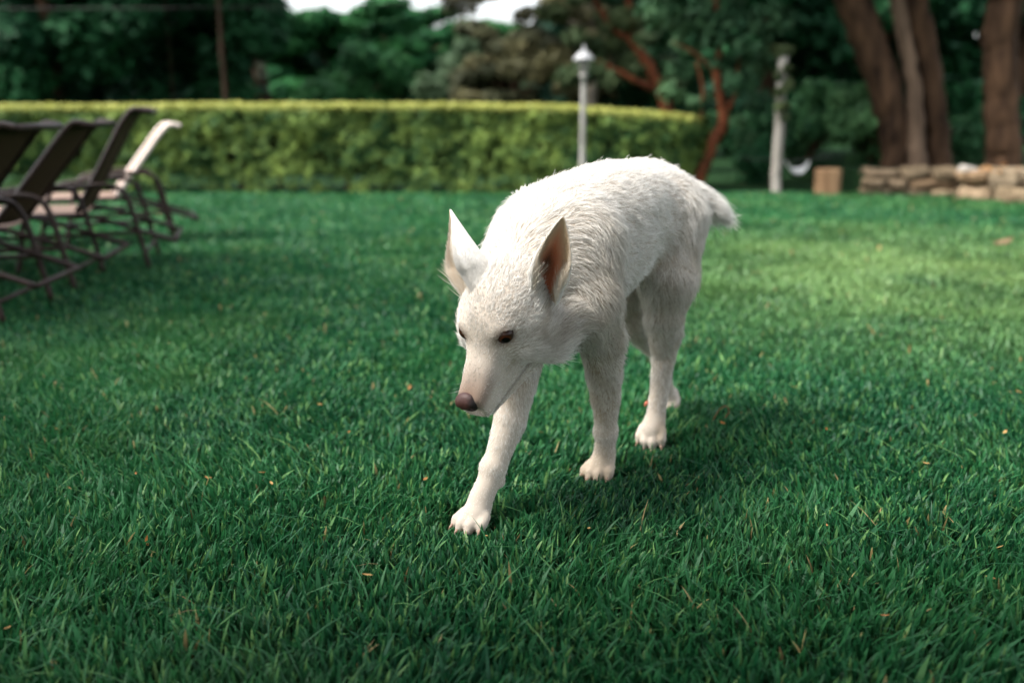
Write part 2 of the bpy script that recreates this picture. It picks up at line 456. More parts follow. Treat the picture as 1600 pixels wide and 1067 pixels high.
# head
bk = -HF
def hell(x, y, z, rx, ry, rz, k, ln, d=None, col=WHITE, tilt=0.0):
    R = HR
    if tilt:
        ct, st = math.cos(tilt), math.sin(tilt)
        R = np.stack([HF * ct + HU * st, HL_, -HF * st + HU * ct], 1)
    return ell(H(x, y, z), (rx, ry, rz), k, bk if d is None else d, ln, R, col)
def muzzle(xs, ws, tops, bots, k, ln, col=WHITE):
    xs, ws, tops, bots = map(np.array, (xs, ws, tops, bots))
    def f(P):
        q = (P - HM) @ HR
        x = np.clip(q[..., 0], xs[0], xs[-1]); w = np.interp(x, xs, ws); t = np.interp(x, xs, tops); b = np.interp(x, xs, bots)
        hz = (t - b) / 2; zc = (t + b) / 2
        e = (np.abs(q[..., 1] / w) ** 3.2 + np.abs((q[..., 2] - zc) / hz) ** 3.2) ** (1 / 3.2)
        d = (e - 1) * np.minimum(w, hz) * 0.9
        dx = np.abs(q[..., 0] - x)
        return np.where(dx > 0, np.hypot(np.maximum(d + 0.010, 0), dx + 0.0) - 0.010 * (d > -0.01), d)
    pts = np.array([H(x, sy * w, z) for x, w, t, b in zip(xs, ws, tops, bots) for sy in (-1, 1) for z in (t, b)])
    return Prim(f, pts.min(0) - 0.012, pts.max(0) + 0.012, k, bk, ln, col)
prims += [
    hell(-0.075, 0, -0.012, 0.090, 0.078, 0.064, 0.03, 0.013, bk * 1.0 + HU * 0.1),
    hell(-0.028, 0, -0.002, 0.055, 0.062, 0.038, 0.03, 0.010),
    cone(H(-0.010, 0, -0.016), H(0.070, 0, -0.036), 0.036, 0.022, 0.03, bk, 0.0065),
    muzzle((-0.02, 0.050, 0.130), (0.046, 0.0370, 0.0295), (-0.001, -0.007, -0.019), (-0.124, -0.108, -0.086), 0.020, 0.0055),
    muzzle((-0.06, 0.050, 0.116), (0.048, 0.0320, 0.0225), (-0.090, -0.080, -0.070), (-0.185, -0.136, -0.104), 0.007, 0.0065, 0.8 * WHITE + 0.2 * GREY),
    hell(-0.004, 0.032, 0.013, 0.022, 0.021, 0.014, 0.016, 0.005),
    hell(-0.004, -0.032, 0.013, 0.022, 0.021, 0.014, 0.016, 0.005),
    hell(-0.048, 0.058, -0.056, 0.060, 0.036, 0.050, 0.03, 0.020, bk + HL_ * 0.35, 0.85 * WHITE + 0.15 * CREAM),
    hell(-0.048, -0.058, -0.056, 0.060, 0.036, 0.050, 0.03, 0.020, bk - HL_ * 0.35),
    cone(H(-0.062, 0.062, -0.112), H(-0.108, 0.090, -0.118), 0.044, 0.034, 0.025, bk + HL_ * 0.75 - HU * 0.25, 0.034),
    cone(H(-0.062, -0.062, -0.112), H(-0.108, -0.090, -0.118), 0.044, 0.034, 0.025, bk - HL_ * 0.75 - HU * 0.25, 0.034),
]
EYES = [(H(0.008, 0.0430, 0.006), 1), (H(0.009, -0.0400, 0.005), -1)]

def build_field(pr, lo, hi, h):
    n = np.ceil((hi - lo) / h).astype(int) + 1
    D = np.full(n, 1.0, np.float32)
    ax = [lo[i] + np.arange(n[i]) * h for i in range(3)]
    for q in pr:
        m = 0.02 + q.k + 2 * h
        a = np.clip(np.floor((q.lo - m - lo) / h).astype(int), 0, n); b = np.clip(np.ceil((q.hi + m - lo) / h).astype(int) + 1, 0, n)
        if np.any(b <= a): continue
        G = np.stack(np.meshgrid(ax[0][a[0]:b[0]], ax[1][a[1]:b[1]], ax[2][a[2]:b[2]], indexing='ij'), -1)
        s = D[a[0]:b[0], a[1]:b[1], a[2]:b[2]]
        s[...] = smin(s, q.f(G).astype(np.float32), q.k)
    # eye sockets and the parting of the lips
    for c, sgn in EYES:
        a = np.clip(((c - 0.04 - lo) / h).astype(int), 0, n); b = np.clip(((c + 0.04 - lo) / h).astype(int), 0, n)
        G = np.stack(np.meshgrid(ax[0][a[0]:b[0]], ax[1][a[1]:b[1]], ax[2][a[2]:b[2]], indexing='ij'), -1)
        s = D[a[0]:b[0], a[1]:b[1], a[2]:b[2]]
        e = sd_ell(G, c + HF * 0.002 + HL_ * 0.004 * sgn, (0.0185, 0.0155, 0.0085), HR)
        s[...] = -smin(-s, e.astype(np.float32), 0.006)
    return D

lo = np.array([-0.60, -0.24, -0.02]); hi = np.array([0.72, 0.24, 0.76]); hstep = 0.0045
DV, DF = surface_nets(build_field(prims, lo, hi, hstep), lo, hstep)
DV = relax(DV, DF, 6, 0.5)
# keep the largest connected piece only
def largest(V, F):
    lab = np.arange(len(V))
    while True:
        m = lab[F].min(1); new = lab.copy()
        for c in range(4): np.minimum.at(new, F[:, c], m)
        new = new[new]
        if np.array_equal(new, lab): break
        lab = new
    u, n = np.unique(lab, return_counts=True); keep = lab == u[n.argmax()]
    mp = np.cumsum(keep) - 1
    return V[keep], mp[F[keep[F[:, 0]]]]
DV, DF = largest(DV, DF)

# ears: cupped blades with real thickness, part of the same body mesh
def ear(sgn):
    base = H(-0.118, 0.081, 0.002) if sgn > 0 else H(-0.112, -0.053, 0.016)
    tip = H(-0.207, 0.117, 0.086) if sgn > 0 else H(-0.205, -0.126, 0.088)
    ax_ = tip - base; Lr = np.linalg.norm(ax_); ax_ /= Lr
    n0 = HF * 0.80 + HL_ * (0.62 if sgn > 0 else -0.95) + HU * 0.55; n0 = unit(n0 - ax_ * (n0 @ ax_))     # the way the ear opens
    t0 = np.cross(ax_, n0)
    ns, nt = 26, 21
    wid = 0.0360 if sgn > 0 else 0.056
    prof = lambda s: wid * (1 - s ** 1.9) ** 0.85 * (0.80 + 0.85 * s * (1 - s)) + 0.0020
    P = np.zeros((2, ns, nt, 3))
    for i, s in enumerate(np.linspace(-0.28, 1, ns)):
        w = prof(max(s, 0)) * (1 + 0.25 * min(s, 0)); cup = math.radians(112 - 55 * max(s, 0))
        R_ = w / math.sin(min(cup, math.pi / 2))
        for j, q in enumerate(np.linspace(-1, 1, nt)):
            th = q * cup
            p = base + ax_ * (s * Lr) + t0 * (R_ * math.sin(th)) + n0 * (R_ * (1 - math.cos(th)) - 0.020 * (1 - max(s, 0)) + 0.002 * math.sin(3 * max(s, 0)))
            nrm = n0 * math.cos(th) - t0 * math.sin(th)
            thick = 0.0048 * (1 - abs(q) ** 4 * 0.8) * (1 - 0.6 * max(s, 0))
            P[0, i, j] = p - nrm * thick; P[1, i, j] = p + nrm * thick
    V = P.reshape(-1, 3); I = np.arange(2 * ns * nt).reshape(2, ns, nt); F = []
    for L_ in (0, 1):
        a, b, c, d = I[L_, :-1, :-1], I[L_, :-1, 1:], I[L_, 1:, 1:], I[L_, 1:, :-1]
        q = np.stack([a, b, c, d], -1).reshape(-1, 4)
        F.append(q if (L_ == 0) else q[:, ::-1])
    rim = [(I[0, :-1, 0], I[0, 1:, 0], I[1, 1:, 0], I[1, :-1, 0]), (I[0, 1:, -1], I[0, :-1, -1], I[1, :-1, -1], I[1, 1:, -1]), (I[0, -1, :-1], I[0, -1, 1:], I[1, -1, 1:], I[1, -1, :-1])]
    for r_ in rim: F.append(np.stack(r_, -1).reshape(-1, 4))
    F = np.concatenate(F)
    N = vert_normals(V, F)
    # check outward: outer layer normal should point away from n0 on the midline
    if N[I[0, ns // 2, nt // 2]] @ n0 > 0: F = F[:, ::-1]
    s_ = np.tile(np.repeat(np.linspace(-0.28, 1, ns), nt), 2); q_ = np.tile(np.tile(np.linspace(-1, 1, nt), ns), 2)
    inner = np.repeat([0, 1], ns * nt)
    pink = np.array([0.66, 0.21, 0.10]); dark = np.array([0.12, 0.050, 0.030]); tan = np.array([0.64, 0.50, 0.34])
    fl = np.clip(1 - np.abs(q_) * 1.5, 0, 1) * np.clip(1.25 - s_ * 1.25, 0, 1)
    dk = np.clip(1 - np.abs(q_ + 0.1) * 2.6, 0, 1) * np.clip(1 - np.abs(s_ - 0.25) * 3.2, 0, 1)
    cin = tan + (pink - tan) * np.clip(fl * 1.6, 0, 1)[:, None]; cin = cin + (dark - cin) * np.clip(dk * 1.3, 0, 1)[:, None]
    C = np.where(inner[:, None] == 1, cin, WHITE * 0.97)
    edge = np.clip((np.abs(q_) - 0.85) / 0.15, 0, 1)[:, None]
    C = C + (WHITE * 0.92 - C) * edge
    return V, F, C, dict(ax=ax_, n=n0, t=t0, s=s_, q=q_, inner=inner)

def prim_blend(P):
    w = np.zeros(len(P)); d = np.zeros((len(P), 3)); ln = np.zeros(len(P)); c = np.zeros((len(P), 3))
    for q in prims:
        sel = np.all((P > q.lo - 0.07) & (P < q.hi + 0.07), axis=1)
        if not sel.any(): continue
        sdist = np.maximum(q.f(P[sel]), 0)
        wi = np.exp(-(sdist / 0.012) ** 1.0) + 1e-6
        w[sel] += wi; d[sel] += wi[:, None] * unit(q.d); ln[sel] += wi * q.ln; c[sel] += wi[:, None] * q.col
    w = np.maximum(w, 1e-9)
    return d / w[:, None], ln / w, c / w[:, None]

NOSE = H(0.130, 0, -0.032)
def coat_colour(P, c):
    c = c.copy()
    h = (P - HM) @ HR
    # brown-grey tint above the nose, pink-brown lips, cream behind the cheek and in dirty streaks; shading painted on cheek and shoulder
    dn = np.linalg.norm(P - NOSE, axis=1)
    t = np.clip(1.25 - dn / 0.060, 0, 1) * np.clip((h[:, 2] + 0.050) / 0.015, 0, 1)
    c += (np.array([0.26, 0.17, 0.125]) - c) * (t * 0.85)[:, None]
    for e, sgn in EYES:
        de = np.linalg.norm(P - (e + HF * 0.004), axis=1)
        t = np.clip(1 - (de - 0.012) / 0.013, 0, 1)
        c += (np.array([0.22, 0.14, 0.09]) - c) * (t * 0.75)[:, None]
    # fur-fold shade and greyish tint painted on the cheek and below the eye
    for cx, cz, cy_, rx_, rz_, am in ((-0.055, -0.030, 0.09, 0.030, 0.010, 0.58), (-0.020, -0.045, 0.08, 0.010, 0.030, 0.50), (-0.055, -0.085, 0.09, 0.040, 0.016, 0.50), (0.035, -0.060, 0.05, 0.030, 0.012, 0.22), (0.022, 0.010, 0.025, 0.010, 0.006, 0.5)):
        t = np.exp(-((h[:, 0] - cx) / rx_) ** 2 - ((h[:, 2] - cz) / rz_) ** 2) * (np.abs(h[:, 1]) > cy_ * 0.3) * (np.abs(h[:, 1]) < 0.12) * am
        c += (np.array([0.36, 0.29, 0.20]) - c) * t[:, None]
    # mouth line
    zl = np.interp(h[:, 0], [-0.02, 0.05, 0.124], [-0.122, -0.105, -0.084])
    t = np.exp(-((h[:, 2] - zl) / 0.005) ** 2) * ((h[:, 0] > -0.01) & (h[:, 0] < 0.122))
    c += (np.array([0.10, 0.07, 0.06]) - c) * (t * 0.5)[:, None]
    sh = np.exp(-((P[:, 0] - 0.27) / 0.13) ** 2 - ((P[:, 2] - 0.44) / 0.10) ** 2) * (P[:, 1] > 0.02) * (np.linalg.norm(P - H(-0.03, 0, -0.03), axis=1) > 0.15)  # greyish dirty coat plus shade painted in behind the cheek
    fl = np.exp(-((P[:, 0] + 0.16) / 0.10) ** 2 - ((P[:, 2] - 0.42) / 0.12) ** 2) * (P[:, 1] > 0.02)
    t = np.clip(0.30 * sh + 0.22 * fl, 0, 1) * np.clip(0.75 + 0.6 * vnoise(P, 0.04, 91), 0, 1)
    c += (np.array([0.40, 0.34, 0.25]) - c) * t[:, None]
    n = 0.5 * vnoise(P, 0.055, 3) + 0.5 * vnoise(P, 0.022, 4)
    low = np.clip((0.62 - P[:, 2]) / 0.25, 0, 1) * (P[:, 0] < 0.42)
    t = np.clip(n * 1.4 - 0.05, 0, 1) * (0.12 + 0.55 * low)
    c += (np.array([0.52, 0.45, 0.34]) - c) * t[:, None]
    return c

def build_dog():
    n0 = len(DV)
    Vs, Fs, ears = [DV], [DF], []
    k = n0
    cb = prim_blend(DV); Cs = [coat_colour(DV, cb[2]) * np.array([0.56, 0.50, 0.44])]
    for sgn in (1, -1):
        V, F, C, info = ear(sgn)
        Vs.append(V); Fs.append(F + k); Cs.append(C); ears.append((V, F, C, info)); k += len(V)
    dog = mesh_obj('white_dog', np.concatenate(Vs), np.concatenate(Fs), M['skin'], None, np.concatenate(Cs))
    dog.location = DOG_LOC; dog.rotation_euler = (0, 0, DOG_RZ)
    tag(dog, 'white prick-eared shepherd dog walking across the lawn with its head lowered', 'dog')
    # eyes and lids
    for e, sgn in EYES:
        th, ph = np.meshgrid(np.linspace(0, math.pi, 17), np.linspace(0, 2 * math.pi, 28, endpoint=False), indexing='ij')
        r = 0.0175
        V = np.stack([r * np.cos(th), r * np.sin(th) * np.cos(ph), r * np.sin(th) * np.sin(ph)], -1).reshape(-1, 3)
        I = np.arange(17 * 28).reshape(17, 28)
        F = np.stack([I[:-1], np.roll(I, -1, 1)[:-1], np.roll(I, -1, 1)[1:], I[1:]], -1).reshape(-1, 4)
        gaze = unit(HF * 0.86 + HL_ * 0.55 * sgn + HU * 0.02)
        lft = unit(np.cross(HU, gaze)); upv = np.cross(gaze, lft)
        R = Matrix((gaze.tolist(), lft.tolist(), upv.tolist())).transposed().to_4x4()
        o = mesh_obj('eye', V, F[:, ::-1], M['eye'], dog)
        o.matrix_local = Matrix.Translation(Vector(e - gaze * 0.0038)) @ R
        # almond lid: a ring lying on the ball
        tt = np.linspace(0, 2 * math.pi, 40, endpoint=False)
        yy = np.cos(tt) * 0.0150; zz = np.where(np.sin(tt) > 0, np.sin(tt) * 0.0056, np.sin(tt) * 0.0054) - 0.0022 * np.cos(tt) * (-sgn)
        rr = 0.0181
        xx = np.sqrt(np.maximum(rr ** 2 - yy ** 2 - zz ** 2, (0.004) ** 2))
        ring = np.stack([xx, yy, zz], 1)
        pr = []
        for a, rad in ((0.0, 0.90), (1.0, 1.12), (0.7, 1.34)):
            q = ring.copy(); q[:, 1:] *= rad; q[:, 0] += a * 0.0014 - (rad - 1) * 0.006
            pr.append(q)
        V = np.concatenate(pr); n = 40
        F = np.array([(i * n + j, i * n + (j + 1) % n, (i + 1) * n + (j + 1) % n, (i + 1) * n + j) for i in range(2) for j in range(n)])
        l = mesh_obj('eyelid', V, F, M['lid'], dog)
        l.matrix_local = o.matrix_local.copy()
    # nose leather
    NS = HF * 0.0025 + HU * 0.0015 - HL_ * 0.004 - HU * 0.001
    pn = [hell(0.129, 0, -0.031, 0.0165, 0.0220, 0.0160, 0, 0), hell(0.134, 0.0100, -0.035, 0.0120, 0.0128, 0.0138, 0.008, 0), hell(0.134, -0.0100, -0.035, 0.0120, 0.0128, 0.0138, 0.008, 0),
          cone(H(0.130, 0, -0.044), H(0.121, 0, -0.060), 0.0070, 0.004, 0.006, bk, 0)]
    l0 = H(0.126, 0, -0.038) - 0.035; hh = 0.0014; n = int(0.07 / hh)
    G = np.stack(np.meshgrid(*[l0[i] + np.arange(n) * hh for i in range(3)], indexing='ij'), -1)
    D = np.full(G.shape[:3], 1.0)
    for q in pn: D = smin(D, q.f(G), q.k)
    for sg in (1, -1):
        D = -smin(-D, sd_cone(G, H(0.149, 0.0105 * sg, -0.036), H(0.133, 0.0125 * sg, -0.034), 0.0050, 0.0040), 0.003)
        D = -smin(-D, sd_cone(G, H(0.146, 0.0125 * sg, -0.038), H(0.135, 0.0240 * sg, -0.042), 0.0024, 0.0018), 0.002)
    D = -smin(-D, sd_cone(G, H(0.1485, 0, -0.036), H(0.135, 0, -0.058), 0.0012, 0.0012), 0.002)
    V, F = surface_nets(D, l0, hh); V = relax(V, F, 2)
    h = (V - HM) @ HR
    c = np.tile(np.array([0.062, 0.024, 0.019]), (len(V), 1))
    t = np.clip((h[:, 1] - 0.006) / 0.012, 0, 1)[:, None]; c += (np.array([0.016, 0.011, 0.010]) - c) * t
    for sg in (1, -1):
        t = np.exp(-(((h[:, 1] - 0.009 * sg) / 0.004) ** 2 + ((h[:, 2] + 0.0355) / 0.004) ** 2))[:, None]; c += (0.012 - c) * np.minimum(t * 1.3, 1)
    t = np.clip((h[:, 2] + 0.040) / -0.010, 0, 1)[:, None]; c += (np.array([0.035, 0.02, 0.02]) - c) * t * 0.8
    V = V + NS
    mesh_obj('nose', V, F, M['nose'], dog, c)
    # claws
    for p, d, sc in claws:
        d = unit(d); P = np.array([p - d * 0.004, p + d * 0.004 + np.array([0, 0, 0.001]), p + d * 0.009 + np.array([0, 0, 0.0002]), p + d * 0.0125 - np.array([0, 0, 0.0012])])
        V, F = tube(P, [0.0034 * sc, 0.0032 * sc, 0.0022 * sc, 0.0007], 8)
        MB().add(V, F).build('claw', M['claw'], dog, cols=False)
    for p, R, sc, big in pads:
        th, ph = np.meshgrid(np.linspace(0, math.pi, 9), np.linspace(0, 2 * math.pi, 12, endpoint=False), indexing='ij')
        r = np.array([0.017, 0.016, 0.008]) * sc if big == 1 else np.array([0.0085, 0.0075, 0.005]) * sc
        V = np.stack([np.cos(th) * r[0], np.sin(th) * np.cos(ph) * r[1], np.sin(th) * np.sin(ph) * r[2]], -1).reshape(-1, 3) @ R.T + p
        I = np.arange(9 * 12).reshape(9, 12)
        F = np.stack([I[:-1], np.roll(I, -1, 1)[:-1], np.roll(I, -1, 1)[1:], I[1:]], -1).reshape(-1, 4)
        mesh_obj('paw_pad', V, F, M['pad'], dog, np.tile(np.array([0.055, 0.035, 0.032]), (len(V), 1)))
    p = np.array([-0.163, 0.0285, 0.106])
    V, F = tube([p, p + np.array([0.004, -0.006, -0.006]), p + np.array([0.007, -0.008, -0.011])], [0.0055, 0.0045, 0.002], 8)
    MB().add(V, F, (0.45, 0.14, 0.09)).build('dew_claw', M['pad'], dog)

    # ---- fur: strands rooted on the body mesh
    if 'nofur' in DBG: return dog
    NH = 190000
    V, F = DV, DF
    T = np.concatenate([F[:, [0, 1, 2]], F[:, [0, 2, 3]]])
    e1 = V[T[:, 1]] - V[T[:, 0]]; e2 = V[T[:, 2]] - V[T[:, 0]]
    area = np.linalg.norm(np.cross(e1, e2), axis=1)
    cen = V[T].mean(1)
    hd = np.linalg.norm(cen - H(-0.02, 0, -0.02), axis=1)
    dens = area * (1 + 2.6 * np.clip(1 - (hd - 0.10) / 0.06, 0, 1) + 1.0 * (cen[:, 2] < 0.28))
    ti = rng.choice(len(T), NH, p=dens / dens.sum())
    a = np.sqrt(rng.random(NH)); b = rng.random(NH)
    root = V[T[ti, 0]] * (1 - a)[:, None] + V[T[ti, 1]] * (a * (1 - b))[:, None] + V[T[ti, 2]] * (a * b)[:, None]
    VN = vert_normals(V, F)
    nrm = unit(VN[T[ti, 0]] * (1 - a)[:, None] + VN[T[ti, 1]] * (a * (1 - b))[:, None] + VN[T[ti, 2]] * (a * b)[:, None])
    d, ln, c = prim_blend(root)
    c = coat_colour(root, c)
    d = unit(d - nrm * np.sum(d * nrm, 1)[:, None])
    h = (root - HM) @ HR
    sv_ = rng.random((NH, 1)); low_ = np.clip((0.64 - root[:, 2]) / 0.22, 0, 1)[:, None]
    c = c * (0.86 + 0.20 * sv_)
    gr_ = (rng.random((NH, 1)) < 0.08 + 0.17 * low_) * (0.35 + 0.4 * rng.random((NH, 1)))  # grey hairs in the coat, thickened low down as painted underside shading
    c = c + (np.array([0.40, 0.35, 0.28]) - c) * gr_
    # keep eyes and nose clear
    ok = np.ones(NH, bool)
    for e, sgn in EYES:
        g = unit(HF * 0.86 + HL_ * 0.55 * sgn)
        lf_ = unit(np.cross(HU, g)); up_ = np.cross(g, lf_); rel = root - e
        ok &= ~(((rel @ lf_) / 0.0160) ** 2 + ((rel @ up_) / 0.0078) ** 2 < 1) | (np.linalg.norm(rel, axis=1) > 0.03)
    ok &= ~((h[:, 0] > 0.122) & (h[:, 2] > -0.060) & (np.abs(h[:, 1] + 0.004) < 0.026))
    ok &= ~(root[:, 2] < 0.004)
    # swirls and clumps
    wob = np.stack([vnoise(root, 0.035, 11 + i) for i in range(3)], 1) * 0.40 + np.stack([vnoise(root, 0.012, 21 + i) for i in range(3)], 1) * 0.35
    face = np.clip(1 - (ln - 0.006) / 0.012, 0, 1)
    wob *= (1 - 0.8 * face)[:, None]
    d = unit(d + wob - nrm * np.sum(wob * nrm, 1)[:, None] + rng.normal(0, 0.14, (NH, 3)))
    lift = 0.34 + 0.22 * vnoise(root, 0.02, 31) + rng.normal(0, 0.10, NH) - 0.08 * face
    lift = np.clip(lift, 0.12, 0.8)
    L_ = ln * (0.75 + 0.5 * rng.random(NH)) * (1 + 0.25 * vnoise(root, 0.03, 41))
    long_ = rng.random(NH) < 0.02
    L_[long_] *= 1.5
    K = 5
    # clumping: tips drawn to a nearby guide point
    cell = np.where(face > 0.5, 0.004, 0.009)
    key = np.floor(root / cell[:, None]) + 0.5
    jit = np.stack([vnoise(key * 1.0, 0.0031, 51 + i) for i in range(3)], 1)
    guide = (key + jit * 0.4) * cell[:, None]
    pull = guide - root; pull -= nrm * np.sum(pull * nrm, 1)[:, None]
    pts = np.zeros((NH, K, 3))
    for k_ in range(K):
        t = k_ / (K - 1)
        pts[:, k_] = root - nrm * 0.001 + (d * (t * (1 - 0.15 * lift))[:, None] + nrm * (lift * (t - 0.55 * t * t))[:, None] + np.array([0, 0, -0.10]) * t * t) * L_[:, None] + pull * ((0.6 - 0.45 * face)[:, None] * t ** 1.3)
    rad0 = np.where(face > 0.5, 0.00034, 0.00044)
    # ears' own short fur
    allp = [pts[ok]]; allc = [c[ok]]; allr = [rad0[ok]]
    for (EV, EF, EC, info) in ears:
        N_ = 15000
        T = np.concatenate([EF[:, [0, 1, 2]], EF[:, [0, 2, 3]]])
        ar = np.linalg.norm(np.cross(EV[T[:, 1]] - EV[T[:, 0]], EV[T[:, 2]] - EV[T[:, 0]]), axis=1)
        wq = ar * (1 + 3.0 * (np.abs(info['q'][T[:, 0]]) > 0.84)); ti = rng.choice(len(T), N_, p=wq / wq.sum()); a = np.sqrt(rng.random(N_)); b = rng.random(N_)
        w0, w1, w2 = (1 - a)[:, None], (a * (1 - b))[:, None], (a * b)[:, None]
        mix = lambda X: X[T[ti, 0]] * w0 + X[T[ti, 1]] * w1 + X[T[ti, 2]] * w2
        r0 = mix(EV); nn = unit(mix(vert_normals(EV, EF))); cc = mix(EC)
        inn = info['inner'][T[ti, 0]] * info['inner'][T[ti, 1]]; s_ = info['s'][T[ti, 0]]; q_ = info['q'][T[ti, 0]]
        dd = info['ax'] + 0.0 * r0 - info['t'] * (0.5 * q_ * inn)[:, None] + rng.normal(0, 0.16, (N_, 3))
        dd = unit(dd - nn * np.sum(dd * nn, 1)[:, None])
        edge = np.clip((np.abs(q_) - 0.45) / 0.4, 0, 1)
        l = np.where(inn > 0, 0.005 + 0.017 * edge * np.clip(1.1 - s_, 0, 1), 0.0065) * (0.7 + 0.6 * rng.random(N_))
        l = np.where(s_ < 0.12, l * 1.8, l) * np.clip(1.25 - s_, 0.4, 1)
        cc = np.where((inn > 0)[:, None], cc * 0.55 + np.array([0.66, 0.55, 0.40]) * 0.45 * np.clip(edge + 0.25, 0, 1)[:, None] + cc * 0.45 * (1 - np.clip(edge + 0.25, 0, 1))[:, None], cc)
        pp = np.zeros((N_, K, 3))
        for k_ in range(K):
            t = k_ / (K - 1)
            pp[:, k_] = r0 + (dd * t + nn * (0.32 * (t - 0.5 * t * t))) * l[:, None]
        allp.append(pp); allc.append(cc); allr.append(np.full(N_, 0.00027))
    r2 = np.random.default_rng(5); wh = []
    for sg in (1, -1):
        for i in range(8):
            p = H(0.082 + 0.026 * r2.random(), 0.022 * sg, -0.046 - 0.016 * r2.random())
            dv = unit(HL_ * sg * 0.9 + HF * r2.uniform(-0.1, 0.5) + HU * r2.uniform(-0.5, 0.3)); l = r2.uniform(0.03, 0.055)
            wh.append([p + dv * l * t - np.array([0, 0, 0.007]) * t * t for t in np.linspace(0, 1, K)])
    allp.append(np.array(wh)); allc.append(np.full((len(wh), 3), 0.75)); allr.append(np.full(len(wh), 0.00016))
    P = np.concatenate(allp); C = np.concatenate(allc); R0 = np.concatenate(allr)
    P[:, :, 2] = np.maximum(P[:, :, 2], 0.002)
    n = len(P)
    hc = bpy.data.hair_curves.new('fur')
    hc.add_curves([K] * n)
    hc.attributes['position'].data.foreach_set('vector', P.astype(np.float32).ravel())
    ra = hc.attributes.get('radius') or hc.attributes.new('radius', 'FLOAT', 'POINT')
    prof = np.array([1, 0.95, 0.8, 0.55, 0.15])
    ra.data.foreach_set('value', (R0[:, None] * prof).astype(np.float32).ravel())
    ca = hc.attributes.new('col', 'FLOAT_COLOR', 'CURVE')
    cc = np.ones((n, 4), np.float32); cc[:, :3] = np.clip(C, 0, 0.92); ca.data.foreach_set('color', cc.ravel())
    fo = bpy.data.objects.new('fur', hc); COL.objects.link(fo); fo.parent = dog; hc.materials.append(M['fur'])
    return dog
build_dog()

# ------------------------------------------------------------------ ground and lawn
def at(px, py, Y):
    """the point at depth Y that the photograph shows at pixel (px, py) of 1600 x 1067"""
    f = 35 / 36 * 1600
    x, y = (px - 800) / f, (533.5 - py) / f
    d = np.array([x, math.cos(PITCH) + y * math.sin(PITCH), -math.sin(PITCH) + y * math.cos(PITCH)])
    return np.array([0, 0, CAM_H]) + d * (Y / d[1])
def gnd(px, py):
    f = 35 / 36 * 1600
    x, y = (px - 800) / f, (533.5 - py) / f
    d = np.array([x, math.cos(PITCH) + y * math.sin(PITCH), -math.sin(PITCH) + y * math.cos(PITCH)])
    return d[:2] * (-CAM_H / d[2])

V, F = box(0, 120, -0.5, 500, 400, 1.0)
g = MB().add(V, F).build('ground', M['soil'], None, smooth=False, cols=False)
tag(g, kind='structure')

def dogpt(u, v):
    c, s = math.cos(DOG_RZ), math.sin(DOG_RZ)
    return np.array([DOG_LOC[0] + c * u - s * v, DOG_LOC[1] + s * u + c * v])
PAWS = [dogpt(0.515, -0.047), dogpt(0.125, 0.037), dogpt(-0.465, -0.047), dogpt(-0.12, 0.057)]

def lawn_edge(x):     # where the mown grass ends (the hedge foot, then the beds)
    return np.where(x < 1.9, 9.95, np.where(x < 3.3, 9.95, np.interp(x, [3.3, 4.2, 4.3, 5.2, 7.0], [9.95, 9.75, 9.3, 8.1, 7.0])))

